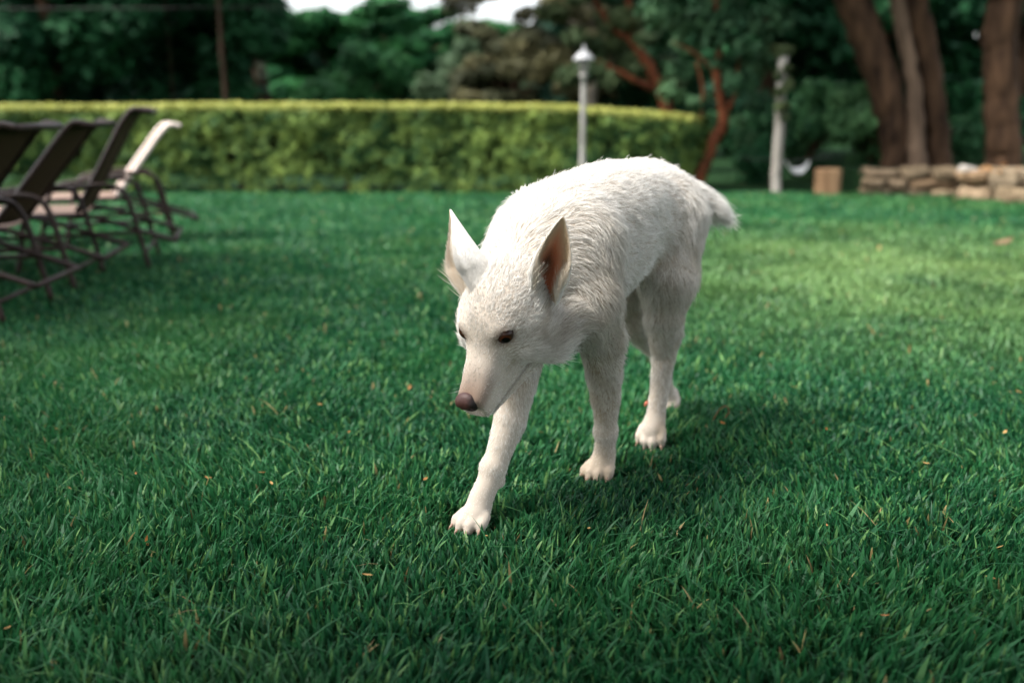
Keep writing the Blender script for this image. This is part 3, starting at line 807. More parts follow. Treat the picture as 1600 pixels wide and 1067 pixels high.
def build_lawn():
    r = np.random.default_rng(3)
    PX, PY = [], []
    for y0, y1, dens in ((1.0, 1.5, 17000), (1.5, 2.2, 16000), (2.2, 3.0, 13000), (3.0, 4.0, 8500), (4.0, 5.5, 4800), (5.5, 7.5, 2800), (7.5, 10.0, 1800)):
        w0 = 0.53 * y1 + (0.45 if y1 < 3.1 else 1.5)
        n = int(dens * (y1 - y0) * 2 * w0)
        PX.append(r.uniform(-w0, w0, n)); PY.append(r.uniform(y0, y1, n))
    x = np.concatenate(PX); y = np.concatenate(PY)
    k = (y < lawn_edge(x)); x, y = x[k], y[k]; n = len(x)
    P3 = np.stack([x, y, 0 * x], 1)
    far = np.clip((y - 1.6) / 1.0, 0, 9)
    big = vnoise(P3, 0.55, 61) * 0.6 + vnoise(P3, 0.2, 62) * 0.4
    tuft = vnoise(P3, 0.07, 63)
    h = (0.028 + 0.011 * r.random(n) + 0.007 * big + 0.006 * tuft) * (1 + 0.25 * (r.random(n) < 0.08) * r.random(n) * 3)
    h *= np.interp(y, [1.2, 2.2, 4, 10], [1.08, 1.0, 0.95, 0.9])
    arch = (r.random(n) < 0.012) & (y < 3.2); h = np.where(arch, 0.052 + 0.030 * r.random(n), h)
    for p in PAWS:
        d = np.hypot(x - p[0], y - p[1]); h *= np.clip(0.28 + (d - 0.045) / 0.055 * 0.72, 0.28, 1)
    wd = (0.0018 + 0.0021 * r.random(n) ** 1.5 + 0.0012 * (r.random(n) < 0.10)) * np.interp(y, [1.2, 2.4, 4, 6, 10], [1.0, 1.1, 1.5, 2.2, 3.2])
    az = r.uniform(0, 2 * math.pi, n) ; az = az + 0
    lean = np.abs(r.normal(0.48, 0.30, n)) + 0.12 * tuft
    lean = np.where(arch, 0.8 + 0.5 * r.random(n), lean); wd = np.where(arch, 0.0016, wd)
    flow = np.stack([vnoise(P3, 0.25, 64), vnoise(P3, 0.25, 65)], 1) * 0.35
    dx = np.cos(az) * lean + flow[:, 0]; dy = np.sin(az) * lean + flow[:, 1]
    curl = np.where(arch, 1.15, r.uniform(0.2, 1.0, n))
    fa = az + math.pi / 2 + r.normal(0, 0.5, n)
    sx, sy = np.cos(fa), np.sin(fa)
    T = np.array([0, 0.38, 0.72, 1.0]); Wd = np.array([0.75, 1.0, 0.72, 0.06])
    V = np.zeros((n, 4, 2, 3))
    for i in range(4):
        t = T[i]; bend = t * (0.35 + 0.65 * curl * t)
        cx = x + dx * bend * h * 1.25; cy = y + dy * bend * h * 1.25
        cz = h * (t - 0.30 * curl * lean * t * t)
        for j, sg in enumerate((-1, 1)):
            V[:, i, j, 0] = cx + sg * sx * wd * Wd[i]; V[:, i, j, 1] = cy + sg * sy * wd * Wd[i]; V[:, i, j, 2] = cz
    I = np.arange(n * 8).reshape(n, 4, 2)
    F = np.stack([I[:, :-1, 0], I[:, :-1, 1], I[:, 1:, 1], I[:, 1:, 0]], -1).reshape(-1, 4)
    # blade colours: deep blue-green, fresh green, a few straw ones, a dry patch
    dark = np.array([0.006, 0.062, 0.024]); mid = np.array([0.026, 0.140, 0.043]); fresh = np.array([0.125, 0.255, 0.075]); straw = np.array([0.34, 0.26, 0.11])
    q = np.clip(r.random(n) * 0.8 + 0.10 + 0.60 * big, 0, 1)[:, None]
    c = dark + (mid - dark) * q
    fr = (r.random(n) < 0.16 + 0.10 * tuft)[:, None]; c = np.where(fr, mid + (fresh - mid) * r.random((n, 1)), c)
    patch = np.clip(1 - np.hypot((x - 2.4) / 2.7, (y - 5.0) / 2.5), 0, 1) * (0.6 + 0.5 * big)
    patch = np.clip(patch, 0, 1)[:, None]; c = c + (np.array([0.26, 0.36, 0.115]) - c) * patch * 0.85
    yel = np.clip(0.7 * vnoise(P3, 0.9, 81) + 0.5 * vnoise(P3, 0.3, 82) - 0.1, 0, 1)[:, None]; c = c + (np.array([0.11, 0.20, 0.048]) - c) * yel * 0.40
    st = (r.random(n) < 0.006)[:, None]; c = np.where(st, straw * (0.5 + 0.7 * r.random((n, 1))), c)
    C = np.repeat(c, 8, 0).reshape(n, 4, 2, 3)
    C = C * np.array([0.75, 0.95, 1.05, 1.12])[None, :, None, None]  # each blade darker towards the base, lighter at the tip
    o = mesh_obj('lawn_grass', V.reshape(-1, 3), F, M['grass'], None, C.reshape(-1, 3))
    tag(o, 'deep green mown lawn of short broad-bladed grass', 'grass', kind='stuff')
    print('blades', n)
if 'nograss' not in DBG: build_lawn()

# dry leaf scraps lying in the grass
def leaf_scrap(x, y, s, rz, c, r):
    t = np.linspace(-1, 1, 7); w = (1 - np.abs(t) ** 1.8) * 0.38 + 0.02
    V = []
    for i, q in enumerate(t):
        for sgn in (-1, 0, 1):
            V.append((q * s, sgn * w[i] * s, 0.25 * s * (abs(sgn) * 0.6 + 0.5 * q * q) + r.normal(0, 0.03 * s)))
    F = [(i * 3 + j, i * 3 + j + 1, (i + 1) * 3 + j + 1, (i + 1) * 3 + j) for i in range(6) for j in (0, 1)]
    o = mesh_obj('fallen_leaf', np.array(V), np.array(F), M['dead_leaf'], None, np.tile(c, (len(V), 1)))
    o.location = (x, y, 0.030); o.rotation_euler = (r.normal(0, 0.3), r.normal(0, 0.3), rz)
    return tag(o, 'tiny dry orange-brown leaf scrap lying among the grass blades', 'leaf', 'dry leaf scraps on the lawn')
r_ = np.random.default_rng(19)
for (px, py, s) in [(213, 773, .009), (327, 778, .009), (410, 770, .009), (425, 787, .008), (640, 633, .012), (232, 880, .011), (545, 705, .008), (110, 795, .008), (575, 935, .010),
                    (1128, 690, .009), (1545, 940, .010), (1568, 705, .010), (1445, 755, .010), (1290, 700, .007), (1240, 632, .008), (1560, 890, .008), (1380, 1000, .008), (920, 860, .008),
                    (845, 705, .008), (15, 1020, .008), (665, 780, .008), (760, 872, .007), (1290, 855, .007), (1590, 640, .009), (500, 660, .008), (90, 700, .008)]:
    x, y = gnd(px, py - 12)
    c = np.array([(0.42, 0.15, 0.035), (0.36, 0.17, 0.06), (0.45, 0.27, 0.10)][r_.integers(3)]) * r_.uniform(0.7, 1.1)
    leaf_scrap(x, y, s, r_.uniform(0, 6.28), c, r_)
x, y = gnd(1566, 388)
o = leaf_scrap(x, y, 0.07, 0.3, np.array([0.16, 0.11, 0.06]), r_); o['label'] = 'large curled brown leaf alone on the lawn before the stone wall'; del o['group']; o.name = 'curled_leaf'
x, y = gnd(1123, 672)
V, F = tube(catmull([(-0.02, 0, 0.005), (0.0, 0.004, 0.04), (0.018, 0.002, 0.05), (0.024, 0, 0.034), (0.014, -0.002, 0.02)], 4), 0.0016, 6)
o = MB().add(V, F, (0.22, 0.10, 0.05)).build('dry_stem', M['dead_leaf']); o.location = (x, y, 0.015)
tag(o, 'curled dry brown stem sticking up from the grass beside the hind paws', 'stem')

# ------------------------------------------------------------------ foliage
def cards(P, N, size, r, aspect=0.55, fold=0.25):
    """leaf-shaped quads at P facing roughly N"""
    n = len(P); N = unit(N)
    a = unit(np.cross(N, r.normal(0, 1, (n, 3)))); b = np.cross(N, a)
    s = size[:, None]
    V = np.stack([P - a * s, P + b * s * aspect + N * s * fold * 0.4, P + a * s * 1.1 - N * s * fold * 0.3, P - b * s * aspect + N * s * fold * 0.4], 1)
    return V.reshape(-1, 3), np.arange(n * 4).reshape(n, 4)

def foliage(name, clumps, n, size, c0, c1, r, parent, mat='leaf', shell=0.55, up=0.35):
    """clumps: rows (x, y, z, rx, ry, rz)"""
    cl = np.asarray(clumps, float); vol = (cl[:, 3] * cl[:, 4] + cl[:, 4] * cl[:, 5] + cl[:, 3] * cl[:, 5])
    i = r.choice(len(cl), n, p=vol / vol.sum())
    d = unit(r.normal(0, 1, (n, 3))); rad = 1 - (1 - shell) * r.random(n) ** 0.8 + r.normal(0, 0.06, n)
    P = cl[i, :3] + d * rad[:, None] * cl[i, 3:6]
    N = unit(d + r.normal(0, 0.5, (n, 3)) + np.array([0, 0, up]))
    V, F = cards(P, N, size * r.uniform(0.6, 1.35, n), r)
    tone = r.random(len(cl))[i] * 0.6 + 0.4 * r.random(n)
    c = np.asarray(c0) + (np.asarray(c1) - np.asarray(c0)) * tone[:, None]
    return mesh_obj(name, V, F, M[mat], parent, np.repeat(c, 4, 0), smooth=False)

def crown_clumps(cx, cy, z0, z1, rx, ry, n, r, cr=(0.35, 0.65), flat=0.75):
    out = []
    for _ in range(n):
        d = unit(r.normal(0, 1, 3)); q = r.random() ** 0.45
        h = (z1 - z0) / 2
        c = cr[0] + (cr[1] - cr[0]) * r.random()
        out.append((cx + d[0] * q * rx, cy + d[1] * q * ry, (z0 + z1) / 2 + d[2] * q * h, c, c, c * flat))
    return out

def trunk_mesh(mb, pts, rad, r, seg=12, n=6, flute=0.06):
    P = catmull(pts, n); R = np.interp(np.linspace(0, 1, len(P)), np.linspace(0, 1, len(rad)), rad)
    P = P + r.normal(0, 0.06, P.shape) * R[:, None] * np.array([1, 1, 0.2])
    V, F = tube(P, R, seg, rough=0.04, flute=flute, r=r)
    mb.add(V, F)

def add_limbs(mb, base, dirs, ln, rad, r):
    for d in dirs:
        d = unit(d); m = base + d * ln * 0.5 + r.normal(0, 0.08 * ln, 3)
        trunk_mesh(mb, [base, m, base + d * ln + np.array([0, 0, 0.15 * ln])], [rad, rad * 0.6, rad * 0.25], r, 8, 4)

def tree(name, label, cat, x, y, z0, z1, rx, ncl, nleaf, size, c0, c1, seed, bark='bark_dark', rad=0.12, group=None, cr=(0.35, 0.65), flat=0.75, up=0.35, ry=None):
    r = np.random.default_rng(seed)
    t = empty(name, (x, y, 0), 0, label, cat, group)
    mb = MB(); top = z0 + (z1 - z0) * 0.6
    trunk_mesh(mb, [(0, 0, -0.05), (r.normal(0, .06), r.normal(0, .06), top * .35), (r.normal(0, .12), r.normal(0, .12), top * .7), (r.normal(0, .2), r.normal(0, .2), top)], [rad * 1.35, rad, rad * .8, rad * .35], r)
    for k in range(4):
        a = r.uniform(0, 6.28); add_limbs(mb, np.array([0, 0, max(top * r.uniform(.45, .8), 0.2)]), [(math.cos(a), math.sin(a), .5)], rx * .8, rad * .4, r)
    mb.build('trunk', M[bark], t, cols=False)
    foliage('crown', crown_clumps(0, 0, z0, z1, rx, ry or rx, ncl, r, cr, flat), nleaf, size, c0, c1, r, t, up=up)
    return t

DK0, DK1 = (0.003, 0.024, 0.011), (0.017, 0.082, 0.027)
MD0, MD1 = (0.008, 0.055, 0.020), (0.045, 0.150, 0.040)
BR0, BR1 = (0.040, 0.042, 0.020), (0.130, 0.120, 0.055)

# ---- dark trees at the left, behind the hedge
GL = 'dark trees behind the hedge'
tree('broadleaf_tree', 'dense dark tree at the far left behind the lounge chairs', 'tree', -8.6, 15.5, 0.3, 6.5, 1.7, 46, 9000, 0.11, DK0, DK1, 101, group=GL)
tree('broadleaf_tree', 'dark leafy tree above the hedge over the leftmost chair backs', 'tree', -6.7, 14.8, 0.4, 6.2, 1.5, 42, 8500, 0.11, DK0, DK1, 102, group=GL)
tree('broadleaf_tree', 'dark leafy tree above the hedge over the two nearest-together chair heads', 'tree', -5.2, 15.6, 0.3, 6.8, 1.5, 46, 9500, 0.11, DK0, DK1, 103, rad=0.012, bark='bark_shade', group=GL)
tree('broadleaf_tree', 'dark bushy tree just left of the thin bare trunk', 'tree', -5.05, 16.8, 0.2, 5.6, 1.2, 38, 8000, 0.11, DK0, (0.016, 0.09, 0.034), 104, rad=0.012, bark='bark_shade', group=GL)

# ---- thin straight trunk
r = np.random.default_rng(110)
p = at(352, 158, 12.6)
t = empty('slender_tree', (p[0], 12.6, 0), 0, 'slender tree with a thin bare brown trunk rising behind the hedge', 'tree')
mb = MB(); trunk_mesh(mb, [(0, 0, -0.05), (0.01, 0, 0.8), (-0.01, 0, 1.7), (0.0, 0.02, 3.2)], [0.038, 0.031, 0.029, 0.022], r, 10)
add_limbs(mb, np.array([0, 0, 2.2]), [(-1, 0.1, .5), (1, 0, .6), (0.1, 1, .6)], 1.1, 0.022, r)
mb.build('trunk', M['bark_shade'], t, cols=False)
foliage('crown', crown_clumps(-0.2, 0, 2.0, 4.6, 1.6, 1.2, 20, r), 3600, 0.10, (0.04, 0.055, 0.022), (0.12, 0.12, 0.05), r, t)

# ---- pale drooping tree
r = np.random.default_rng(111)
p = at(405, 120, 19.0)
t = empty('weeping_tree', (p[0], 19.0, 0), 0, 'pale weeping tree with hanging strands left of the sky gap', 'tree')
mb = MB(); trunk_mesh(mb, [(0, 0, -0.05), (0.05, 0, 1.2), (-0.1, 0, 2.4), (0, 0, 4.4)], [0.16, 0.13, 0.11, 0.06], r)
add_limbs(mb, np.array([0, 0, 3.0]), [(-1, 0, .5), (1, 0, .5), (0, -1, .5)], 1.2, 0.05, r)
mb.build('trunk', M['bark_shade'], t, cols=False)
cl = []
for k in range(26):
    x = r.uniform(-1.05, 0.25); L_ = r.uniform(0.5, 1.4); zt = r.uniform(2.9, 4.4)
    cl.append((x, r.uniform(-0.7, 0.7), zt - L_ * 0.5, 0.07, 0.07, L_))
cl += crown_clumps(-0.5, 0, 3.4, 5.0, 0.9, 1.0, 14, r)
foliage('crown', cl, 6000, 0.075, (0.05, 0.075, 0.05), (0.15, 0.17, 0.12), r, t, up=0)

# ---- rounded mid-green tree under the sky gap
r = np.random.default_rng(112)
t = empty('spreading_tree', (-3.2, 28, 0), 0, 'broad layered green tree standing below the white gap of sky', 'tree')
mb = MB(); trunk_mesh(mb, [(0, 0, -0.05), (0.1, 0, 0.9), (0.0, 0, 2.0), (0.3, 0, 3.0)], [0.22, 0.17, 0.13, 0.06], r)
add_limbs(mb, np.array([0, 0, 1.3]), [(-1, 0, .35), (1, 0, .35), (0, -1, .4), (0.6, -.8, .3)], 2.4, 0.08, r)
mb.build('trunk', M['bark_dark'], t, cols=False)
cl = []
for k in range(110):
    x = r.uniform(-3.6, 3.3)
    ztop = np.interp(x, [-3.7, -3.1, -1.1, 0.3, 1.2, 1.8, 3.3], [2.95, 3.0, 3.3, 3.42, 3.45, 3.15, 3.0])
    z = (1 - r.random() ** 1.5 * 0.65) * (ztop - 0.05)
    q = r.uniform(0.45, 0.8)
    cl.append((x, r.uniform(-2.0, 1.6), z, q, q, q * 0.34))
foliage('crown', cl, 34000, 0.115, (0.005, 0.048, 0.018), (0.034, 0.145, 0.038), r, t, up=0.9)
tree('bushy_tree', 'grey-green loose tree between the layered tree and the brown conifer', 'tree', -0.75, 22, 0.2, 2.45, 1.15, 26, 7500, 0.085, (0.03, 0.06, 0.03), (0.09, 0.135, 0.065), 113, cr=(0.25, 0.5))
tree('bushy_tree', 'low rounded dark shrub tree behind the middle of the hedge', 'tree', -2.9, 19, 0.1, 1.75, 1.0, 20, 5000, 0.085, MD0, MD1, 114, cr=(0.25, 0.5))

# ---- brownish conifer with its mottled trunk
r = np.random.default_rng(115)
p = at(921, 120, 16.5)
t = empty('conifer', (p[0], 16.5, 0), 0, 'tall brown-green conifer with a pale mottled trunk behind the lamp', 'tree')
mb = MB(); trunk_mesh(mb, [(0, 0, -0.05), (0.02, 0, 1.2), (-0.02, 0, 2.4), (0, 0, 6.5)], [0.11, 0.095, 0.09, 0.05], r)
for k in range(14):
    a = r.uniform(0, 6.28); z = r.uniform(1.5, 5); add_limbs(mb, np.array([0, 0, z]), [(math.cos(a), math.sin(a), -.05)], r.uniform(0.9, 1.6), 0.025, r)
mb.build('trunk', M['bark_grey'], t, cols=False)
cl = []
for k in range(95):
    a = r.uniform(0, 6.28); q = r.uniform(0.3, 1.7); z = r.uniform(0.9, 5.5)
    cl.append((-0.55 + q * math.cos(a) * 1.05, 0.9 + q * math.sin(a) * 0.75, z, 0.34, 0.34, 0.20))
foliage('crown', cl, 16000, 0.065, BR0, BR1, r, t, up=0.2)
t = tree('conifer', 'smaller drooping brown-green conifer left of the mottled trunk', 'tree', -0.05, 18.5, 0.4, 2.45, 1.1, 26, 7000, 0.08, (0.035, 0.045, 0.024), (0.10, 0.10, 0.05), 116, cr=(0.25, 0.45), flat=0.45)
tree('broadleaf_tree', 'green leafy tree behind the leaning red-brown branches', 'tree', 2.3, 19.0, 0.3, 5.2, 1.5, 34, 8000, 0.095, (0.010, 0.045, 0.022), (0.04, 0.115, 0.045), 117)

# ---- red-brown leaning tree behind the hedge
r = np.random.default_rng(120)
Y = 13.2
b = at(1040, 165, Y); O = np.array([b[0] + 0.05, Y, 0])
q = lambda px, py, dy=0: at(px, py, Y + dy) - O
t = empty('leaning_tree', tuple(O), 0, 'leaning tree with forked red-brown branches behind the right part of the hedge', 'tree')
mb = MB()
trunk_mesh(mb, [(0.05, 0, -0.05), q(1040, 165), q(1022, 122), q(1004, 88), q(985, 62), q(955, 40), q(915, -20)], [0.10, 0.085, 0.075, 0.065, 0.055, 0.045, 0.03], r, 10)
trunk_mesh(mb, [q(1022, 140), q(995, 128), q(965, 112), q(935, 98), q(905, 92)], [0.055, 0.045, 0.04, 0.032, 0.02], r, 8)
trunk_mesh(mb, [q(1002, 84), q(990, 55), q(985, 20), q(975, -40)], [0.05, 0.045, 0.04, 0.03], r, 8)
mb.build('trunk', M['bark_red'], t, cols=False)
cl = crown_clumps(q(930, 20)[0], 0.2, q(900, 70)[2], q(900, 70)[2] + 2.6, 1.3, 0.9, 26, r, (0.2, 0.45), 0.5)
for (px, py) in [(900, 60), (930, 75), (960, 70), (985, 95), (950, 125), (1010, 60), (1040, 100), (920, 110), (980, 30), (1030, 30), (1045, 130), (890, 120), (1000, 110)]:
    p = q(px, py, r.uniform(-.5, .3)); s = r.uniform(.14, .26); cl.append((*p, s, s, s * .6))
foliage('crown', cl, 8000, 0.065, (0.025, 0.05, 0.022), (0.09, 0.12, 0.05), r, t)

# ---- orange trunk at the end of the hedge
r = np.random.default_rng(121)
Y = 10.35
b = at(1089, 290, Y); O = np.array([b[0], Y, 0])
q = lambda px, py, dy=0: at(px, py, Y + dy) - O
t = empty('forked_tree', tuple(O), 0, 'tree with a bright orange-brown forked trunk at the end of the hedge', 'tree')
mb = MB()
trunk_mesh(mb, [q(1086, 312), q(1092, 280), q(1106, 245), q(1117, 215), q(1129, 195), q(1127, 160), q(1120, 120), q(1124, 70), q(1118, 0), q(1112, -80)], [0.085, 0.062, 0.058, 0.064, 0.056, 0.046, 0.042, 0.036, 0.03, 0.02], r, 12)
trunk_mesh(mb, [q(1113, 226), q(1104, 216), q(1097, 200), q(1095, 175), q(1098, 140), q(1088, 95)], [0.034, 0.028, 0.024, 0.02, 0.018, 0.01], r, 8)
trunk_mesh(mb, [q(1128, 185), q(1148, 150), q(1152, 110), q(1160, 60)], [0.032, 0.022, 0.016, 0.012], r, 8)
trunk_mesh(mb, [q(1121, 115), q(1100, 95), q(1080, 80), q(1050, 66)], [0.022, 0.018, 0.014, 0.008], r, 8)
mb.build('trunk', M['bark_red'], t, cols=False)
cl = []
for (px, py, s) in [(1075, 70, .20), (1068, 40, .22), (1095, 110, .15), (1060, 110, .18), (1050, 145, .16), (1085, 160, .12), (1140, 40, .28), (1175, 70, .26), (1120, 10, .3), (1160, 130, .2), (1185, 160, .18), (1200, 30, .3), (1100, 30, .26), (1030, 20, .24), (1150, 190, .12), (1130, 100, .16), (1110, 60, .18), (1145, 130, .14), (1105, 150, .10), (1165, 215, .14), (1185, 100, .22)]:
    p = q(px, py, r.uniform(-.3, .4)); cl.append((*p, s, s, s * .7))
cl += crown_clumps(q(1120, -60)[0], 0, 1.9, 4.2, 1.5, 1.2, 24, r, (.3, .5))
foliage('crown', cl, 9000, 0.055, (0.012, 0.05, 0.024), (0.06, 0.12, 0.05), r, t)

# ---- hedge
def hedge():
    r = np.random.default_rng(130)
    t = empty('clipped_hedge', (-3.0, 10.3, 0), 0, 'long clipped hedge with a yellow-green top along the back of the lawn', 'hedge')
    n = 115000
    xs = r.uniform(-9.5, 1.93, n)
    yfront = 9.86 + np.clip(xs - 1.2, 0, 1) ** 2 * 0.9
    top = np.interp(xs, [-9.5, -5, -2.5, 0.2, 1.2, 1.95], [0.815, 0.83, 0.85, 0.835, 0.785, 0.71]) + 0.012 * vnoise(np.stack([xs, 0 * xs, 0 * xs], 1), 0.3, 5)
    kind = r.random(n)
    z = r.random(n) ** 0.85 * top; y = yfront + 0.09 * vnoise(np.stack([xs, 0 * xs, z], 1), 0.24, 6) + 0.07 * vnoise(np.stack([xs, 0 * xs, z], 1), 0.08, 7) + r.random(n) ** 2 * 0.14
    nr = np.tile(np.array([0, -1.0, 0.25]), (n, 1))
    tp = kind < 0.30
    z[tp] = top[tp] - r.random(tp.sum()) ** 2 * 0.05 + 0.02 * r.normal(0, 1, tp.sum()).clip(-1, 1.6); y[tp] = (yfront + r.random(n) * 0.85)[tp]; nr[tp] = (0, -0.3, 1.0)
    bk_ = (kind > 0.92); y[bk_] = (yfront + 0.85 + r.random(n) * .08)[bk_]; nr[bk_] = (0, 1, .2)
    en = (kind > 0.86) & (kind <= 0.92); xs[en] = 1.93 + r.random(en.sum()) * .08; y[en] = 10.3 + r.random(en.sum()) * .9; z[en] = r.random(en.sum()) * .75; nr[en] = (1, -.3, .2)
    P = np.stack([xs, y, z], 1)
    # thin, patchy feet of the hedge
    low = np.clip((0.30 - z) / 0.30, 0, 1); keep = r.random(n) > low * (0.45 + 0.5 * (vnoise(np.stack([xs, 0 * xs, 0 * xs], 1), 0.35, 8) > 0.0)) 
    hole = vnoise(P, 0.10, 9) + 0.5 * vnoise(P, 0.05, 10); keep &= (hole > -0.16 - 0.34 * np.clip(z / 0.7, 0, 1)) | tp
    P, nr, z, xs, top, tp = P[keep], nr[keep], z[keep], xs[keep], top[keep], tp[keep]; n = len(P)
    V, F = cards(P, nr + r.normal(0, 0.55, (n, 3)), 0.0225 * r.uniform(0.6, 1.4, n), r, 0.6)
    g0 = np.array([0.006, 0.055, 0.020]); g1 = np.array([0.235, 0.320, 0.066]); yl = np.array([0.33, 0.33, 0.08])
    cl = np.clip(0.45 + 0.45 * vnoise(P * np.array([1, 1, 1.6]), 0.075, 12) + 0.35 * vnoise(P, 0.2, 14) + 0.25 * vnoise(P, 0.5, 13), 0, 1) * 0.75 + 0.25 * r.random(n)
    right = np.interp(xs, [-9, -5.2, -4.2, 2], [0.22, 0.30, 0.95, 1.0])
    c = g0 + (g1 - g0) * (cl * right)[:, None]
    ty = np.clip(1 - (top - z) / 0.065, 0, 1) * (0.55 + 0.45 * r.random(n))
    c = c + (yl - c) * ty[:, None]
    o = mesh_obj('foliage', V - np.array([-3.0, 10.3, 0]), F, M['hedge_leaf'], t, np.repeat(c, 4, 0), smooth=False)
    mb = MB()
    V, F = box(-0.85, 0.05, 0.47, 11.0, 0.52, 0.60); mb.add(V, F)
    mb.build('inner_growth', M['dark_inner'], t, smooth=False, cols=False)
    for x in np.concatenate([np.arange(-8.5, 1.8, 0.62) + r.normal(0, .1, 17)]):
        mb = MB(); b = np.array([x + 3.0, -0.26 + r.normal(0, .03), 0])
        trunk_mesh(mb, [b + (0, 0, -.05), b + (r.normal(0, .02), 0, .15), b + (r.normal(0, .05), .03, .38)], [0.028, 0.02, 0.016], r, 8, 4)
        mb.build('stem', M['bark_dark'], t, cols=False)
M['dark_inner'] = mat_base('hedge_twigs', 0.95, 0.05, noise=(30, (0.008, 0.014, 0.006), (0.03, 0.035, 0.014), (1, 1, 1)), bump=(1, 0.03))
hedge()

# ---- unseen trees added around the camera to darken the near lawn and chairs
def added_shade_tree(label, x, y, cx, cy, seed, z0=2.5, z1=4.6, rx=1.5, n=8000, wide=1.0):
    r = np.random.default_rng(seed)
    t = empty('added_shade_tree', (x, y, 0), 0, label, 'tree', 'unseen trees added to shade the near lawn')
    mb = MB(); trunk_mesh(mb, [(0, 0, -.05), (.05, 0, 1.2), ((cx - x) * .3, (cy - y) * .3, 2.4), ((cx - x) * .8, (cy - y) * .8, 3.6)], [.16, .12, .1, .05], r)
    mb.build('trunk', M['bark_dark'], t, cols=False)
    foliage('crown', crown_clumps(cx - x, cy - y, z0, z1, rx * wide, rx, 46, r, (.3, .55), .6), n, 0.12, DK0, DK1, r, t)
if 'noshade' not in DBG:
    def boughs(x, y, boxes, r):  # leaf clumps in boxes, placed to keep light off the near grass
        out = []
        for x0, x1, y0, y1, z0, z1, n in boxes:
            for _ in range(n):
                c = r.uniform(.28, .5); out.append((r.uniform(x0, x1) - x, r.uniform(y0, y1) - y, r.uniform(z0, z1), c, c, c * .55))
        return out
    r = np.random.default_rng(201); x, y = -3.6, 0.2
    t = empty('added_shade_tree', (x, y, 0), 0, 'wide unseen tree added left of the camera to darken the near lawn', 'tree', 'unseen trees added to shade the near lawn')
    mb = MB(); trunk_mesh(mb, [(0, 0, -.05), (.05, 0, 1.2), (.2, .1, 2.2), (.3, .2, 3.2)], [.2, .15, .12, .06], r)
    for tx, ty in ((2.2, 1.2), (2.8, .3), (1.2, 2.2), (3.6, .6)):
        trunk_mesh(mb, [(.2, .1, 2.0), (tx * .5, ty * .5, 2.5), (tx, ty, 2.7)], [.07, .05, .02], r, 8)
    mb.build('trunk', M['bark_dark'], t, cols=False)
    foliage('crown', boughs(x, y, [(-4.4, -2.7, 1.0, 2.2, 2.1, 2.9, 18), (-3.4, -0.6, -0.5, 0.80, 2.0, 2.9, 54), (-0.9, 0.5, -0.2, 0.95, 1.9, 2.8, 28), (0.5, 2.2, -0.4, 1.0, 1.7, 2.6, 32), (-2.2, 2.0, -1.2, 0.35, 1.35, 1.9, 60)], r), 150000, 0.11, DK0, DK1, r, t)
    added_shade_tree('unseen leafy tree added behind the camera to darken the near lawn', 0.6, -2.4, 0.4, -0.9, 202, z0=1.7, z1=3.8, rx=1.7, n=22000)
    added_shade_tree('unseen leafy tree added behind and right of the camera to darken the near lawn', 3.4, -1.0, 2.3, 0.2, 203, z0=1.8, z1=3.8, rx=1.5, n=15000)
    added_shade_tree('unseen leafy tree added at the left to shade the lounge chairs', -4.8, 3.4, -4.1, 3.6, 204, z0=1.9, z1=3.6, rx=1.2, n=16000)

# ------------------------------------------------------------------ garden lamp
b = np.array([at(909, 305, 9.35)[0], 9.35, 0])
lp = empty('garden_lamp', tuple(b), 0, 'grey garden lamp post with a pale pointed hood before the hedge', 'lamp')
mb = MB(); V, F = lathe([(0.0, -0.03), (0.06, -0.03), (0.06, 0.03), (0.045, 0.05), (0.028, 0.07), (0.025, 0.5), (0.024, 1.0), (0.022, 1.09), (0.040, 1.10), (0.040, 1.12), (0.022, 1.13), (0.022, 1.15), (0, 1.15)], 16)
mb.add(V, F).build('post', M['lamp_metal'], lp, cols=False)
mb = MB(); V, F = lathe([(0.0, 1.15), (0.036, 1.15), (0.052, 1.235), (0.052, 1.24), (0, 1.24)], 6)
mb.add(V, F).build('lantern_glass', M['frosted'], lp, smooth=False, cols=False)
for k in range(6):
    a = k * math.pi / 3; mb = MB(); V, F = tube([(0.038 * math.cos(a), 0.038 * math.sin(a), 1.147), (0.055 * math.cos(a), 0.055 * math.sin(a), 1.242)], 0.004, 6)
    mb.add(V, F).build('lantern_bar', M['lamp_metal'], lp, cols=False)
mb = MB(); V, F = lathe([(0.0, 1.238), (0.096, 1.243), (0.100, 1.254), (0.094, 1.262), (0.055, 1.305), (0.034, 1.325), (0.015, 1.335), (0, 1.337)], 12)
hood = mb.add(V, F).build('hood', M['lamp_roof'], lp, cols=False)
mb = MB(); V, F = lathe([(0, 1.332), (0.010, 1.334), (0.016, 1.350), (0.012, 1.365), (0.004, 1.378), (0, 1.39)], 10)
mb.add(V, F).build('finial', M['lamp_roof'], hood, cols=False)

# ------------------------------------------------------------------ white post with creeper
r = np.random.default_rng(140)
b = np.array([at(1211, 305, 9.9)[0], 9.9, 0])
wp = empty('white_post', tuple(b), 0, 'weathered white post partly wrapped in creeper beside the shrubs', 'post')
mb = MB(); trunk_mesh(mb, [(0, 0, -0.05), (0.002, 0, 0.45), (0, 0, 0.9), (0.002, 0, 1.33)], [0.050, 0.048, 0.046, 0.045], r, 14, 6, 0.02)
mb.build('shaft', M['paint_white'], wp, cols=False)
cl = [(0.0, -0.06, 0.84, .09, .05, .05), (-0.03, -0.07, 0.98, .07, .04, .05), (0.05, -.06, 1.05, .05, .04, .07), (0.03, -0.05, 0.74, .05, .04, .025), (-.02, 0, 1.36, .12, .1, .06), (0.03, -.06, 1.2, .05, .04, .05), (-.05, -.05, 1.13, .04, .04, .06)]
foliage('creeper', cl, 420, 0.035, (0.02, 0.045, 0.02), (0.07, 0.09, 0.035), r, wp)

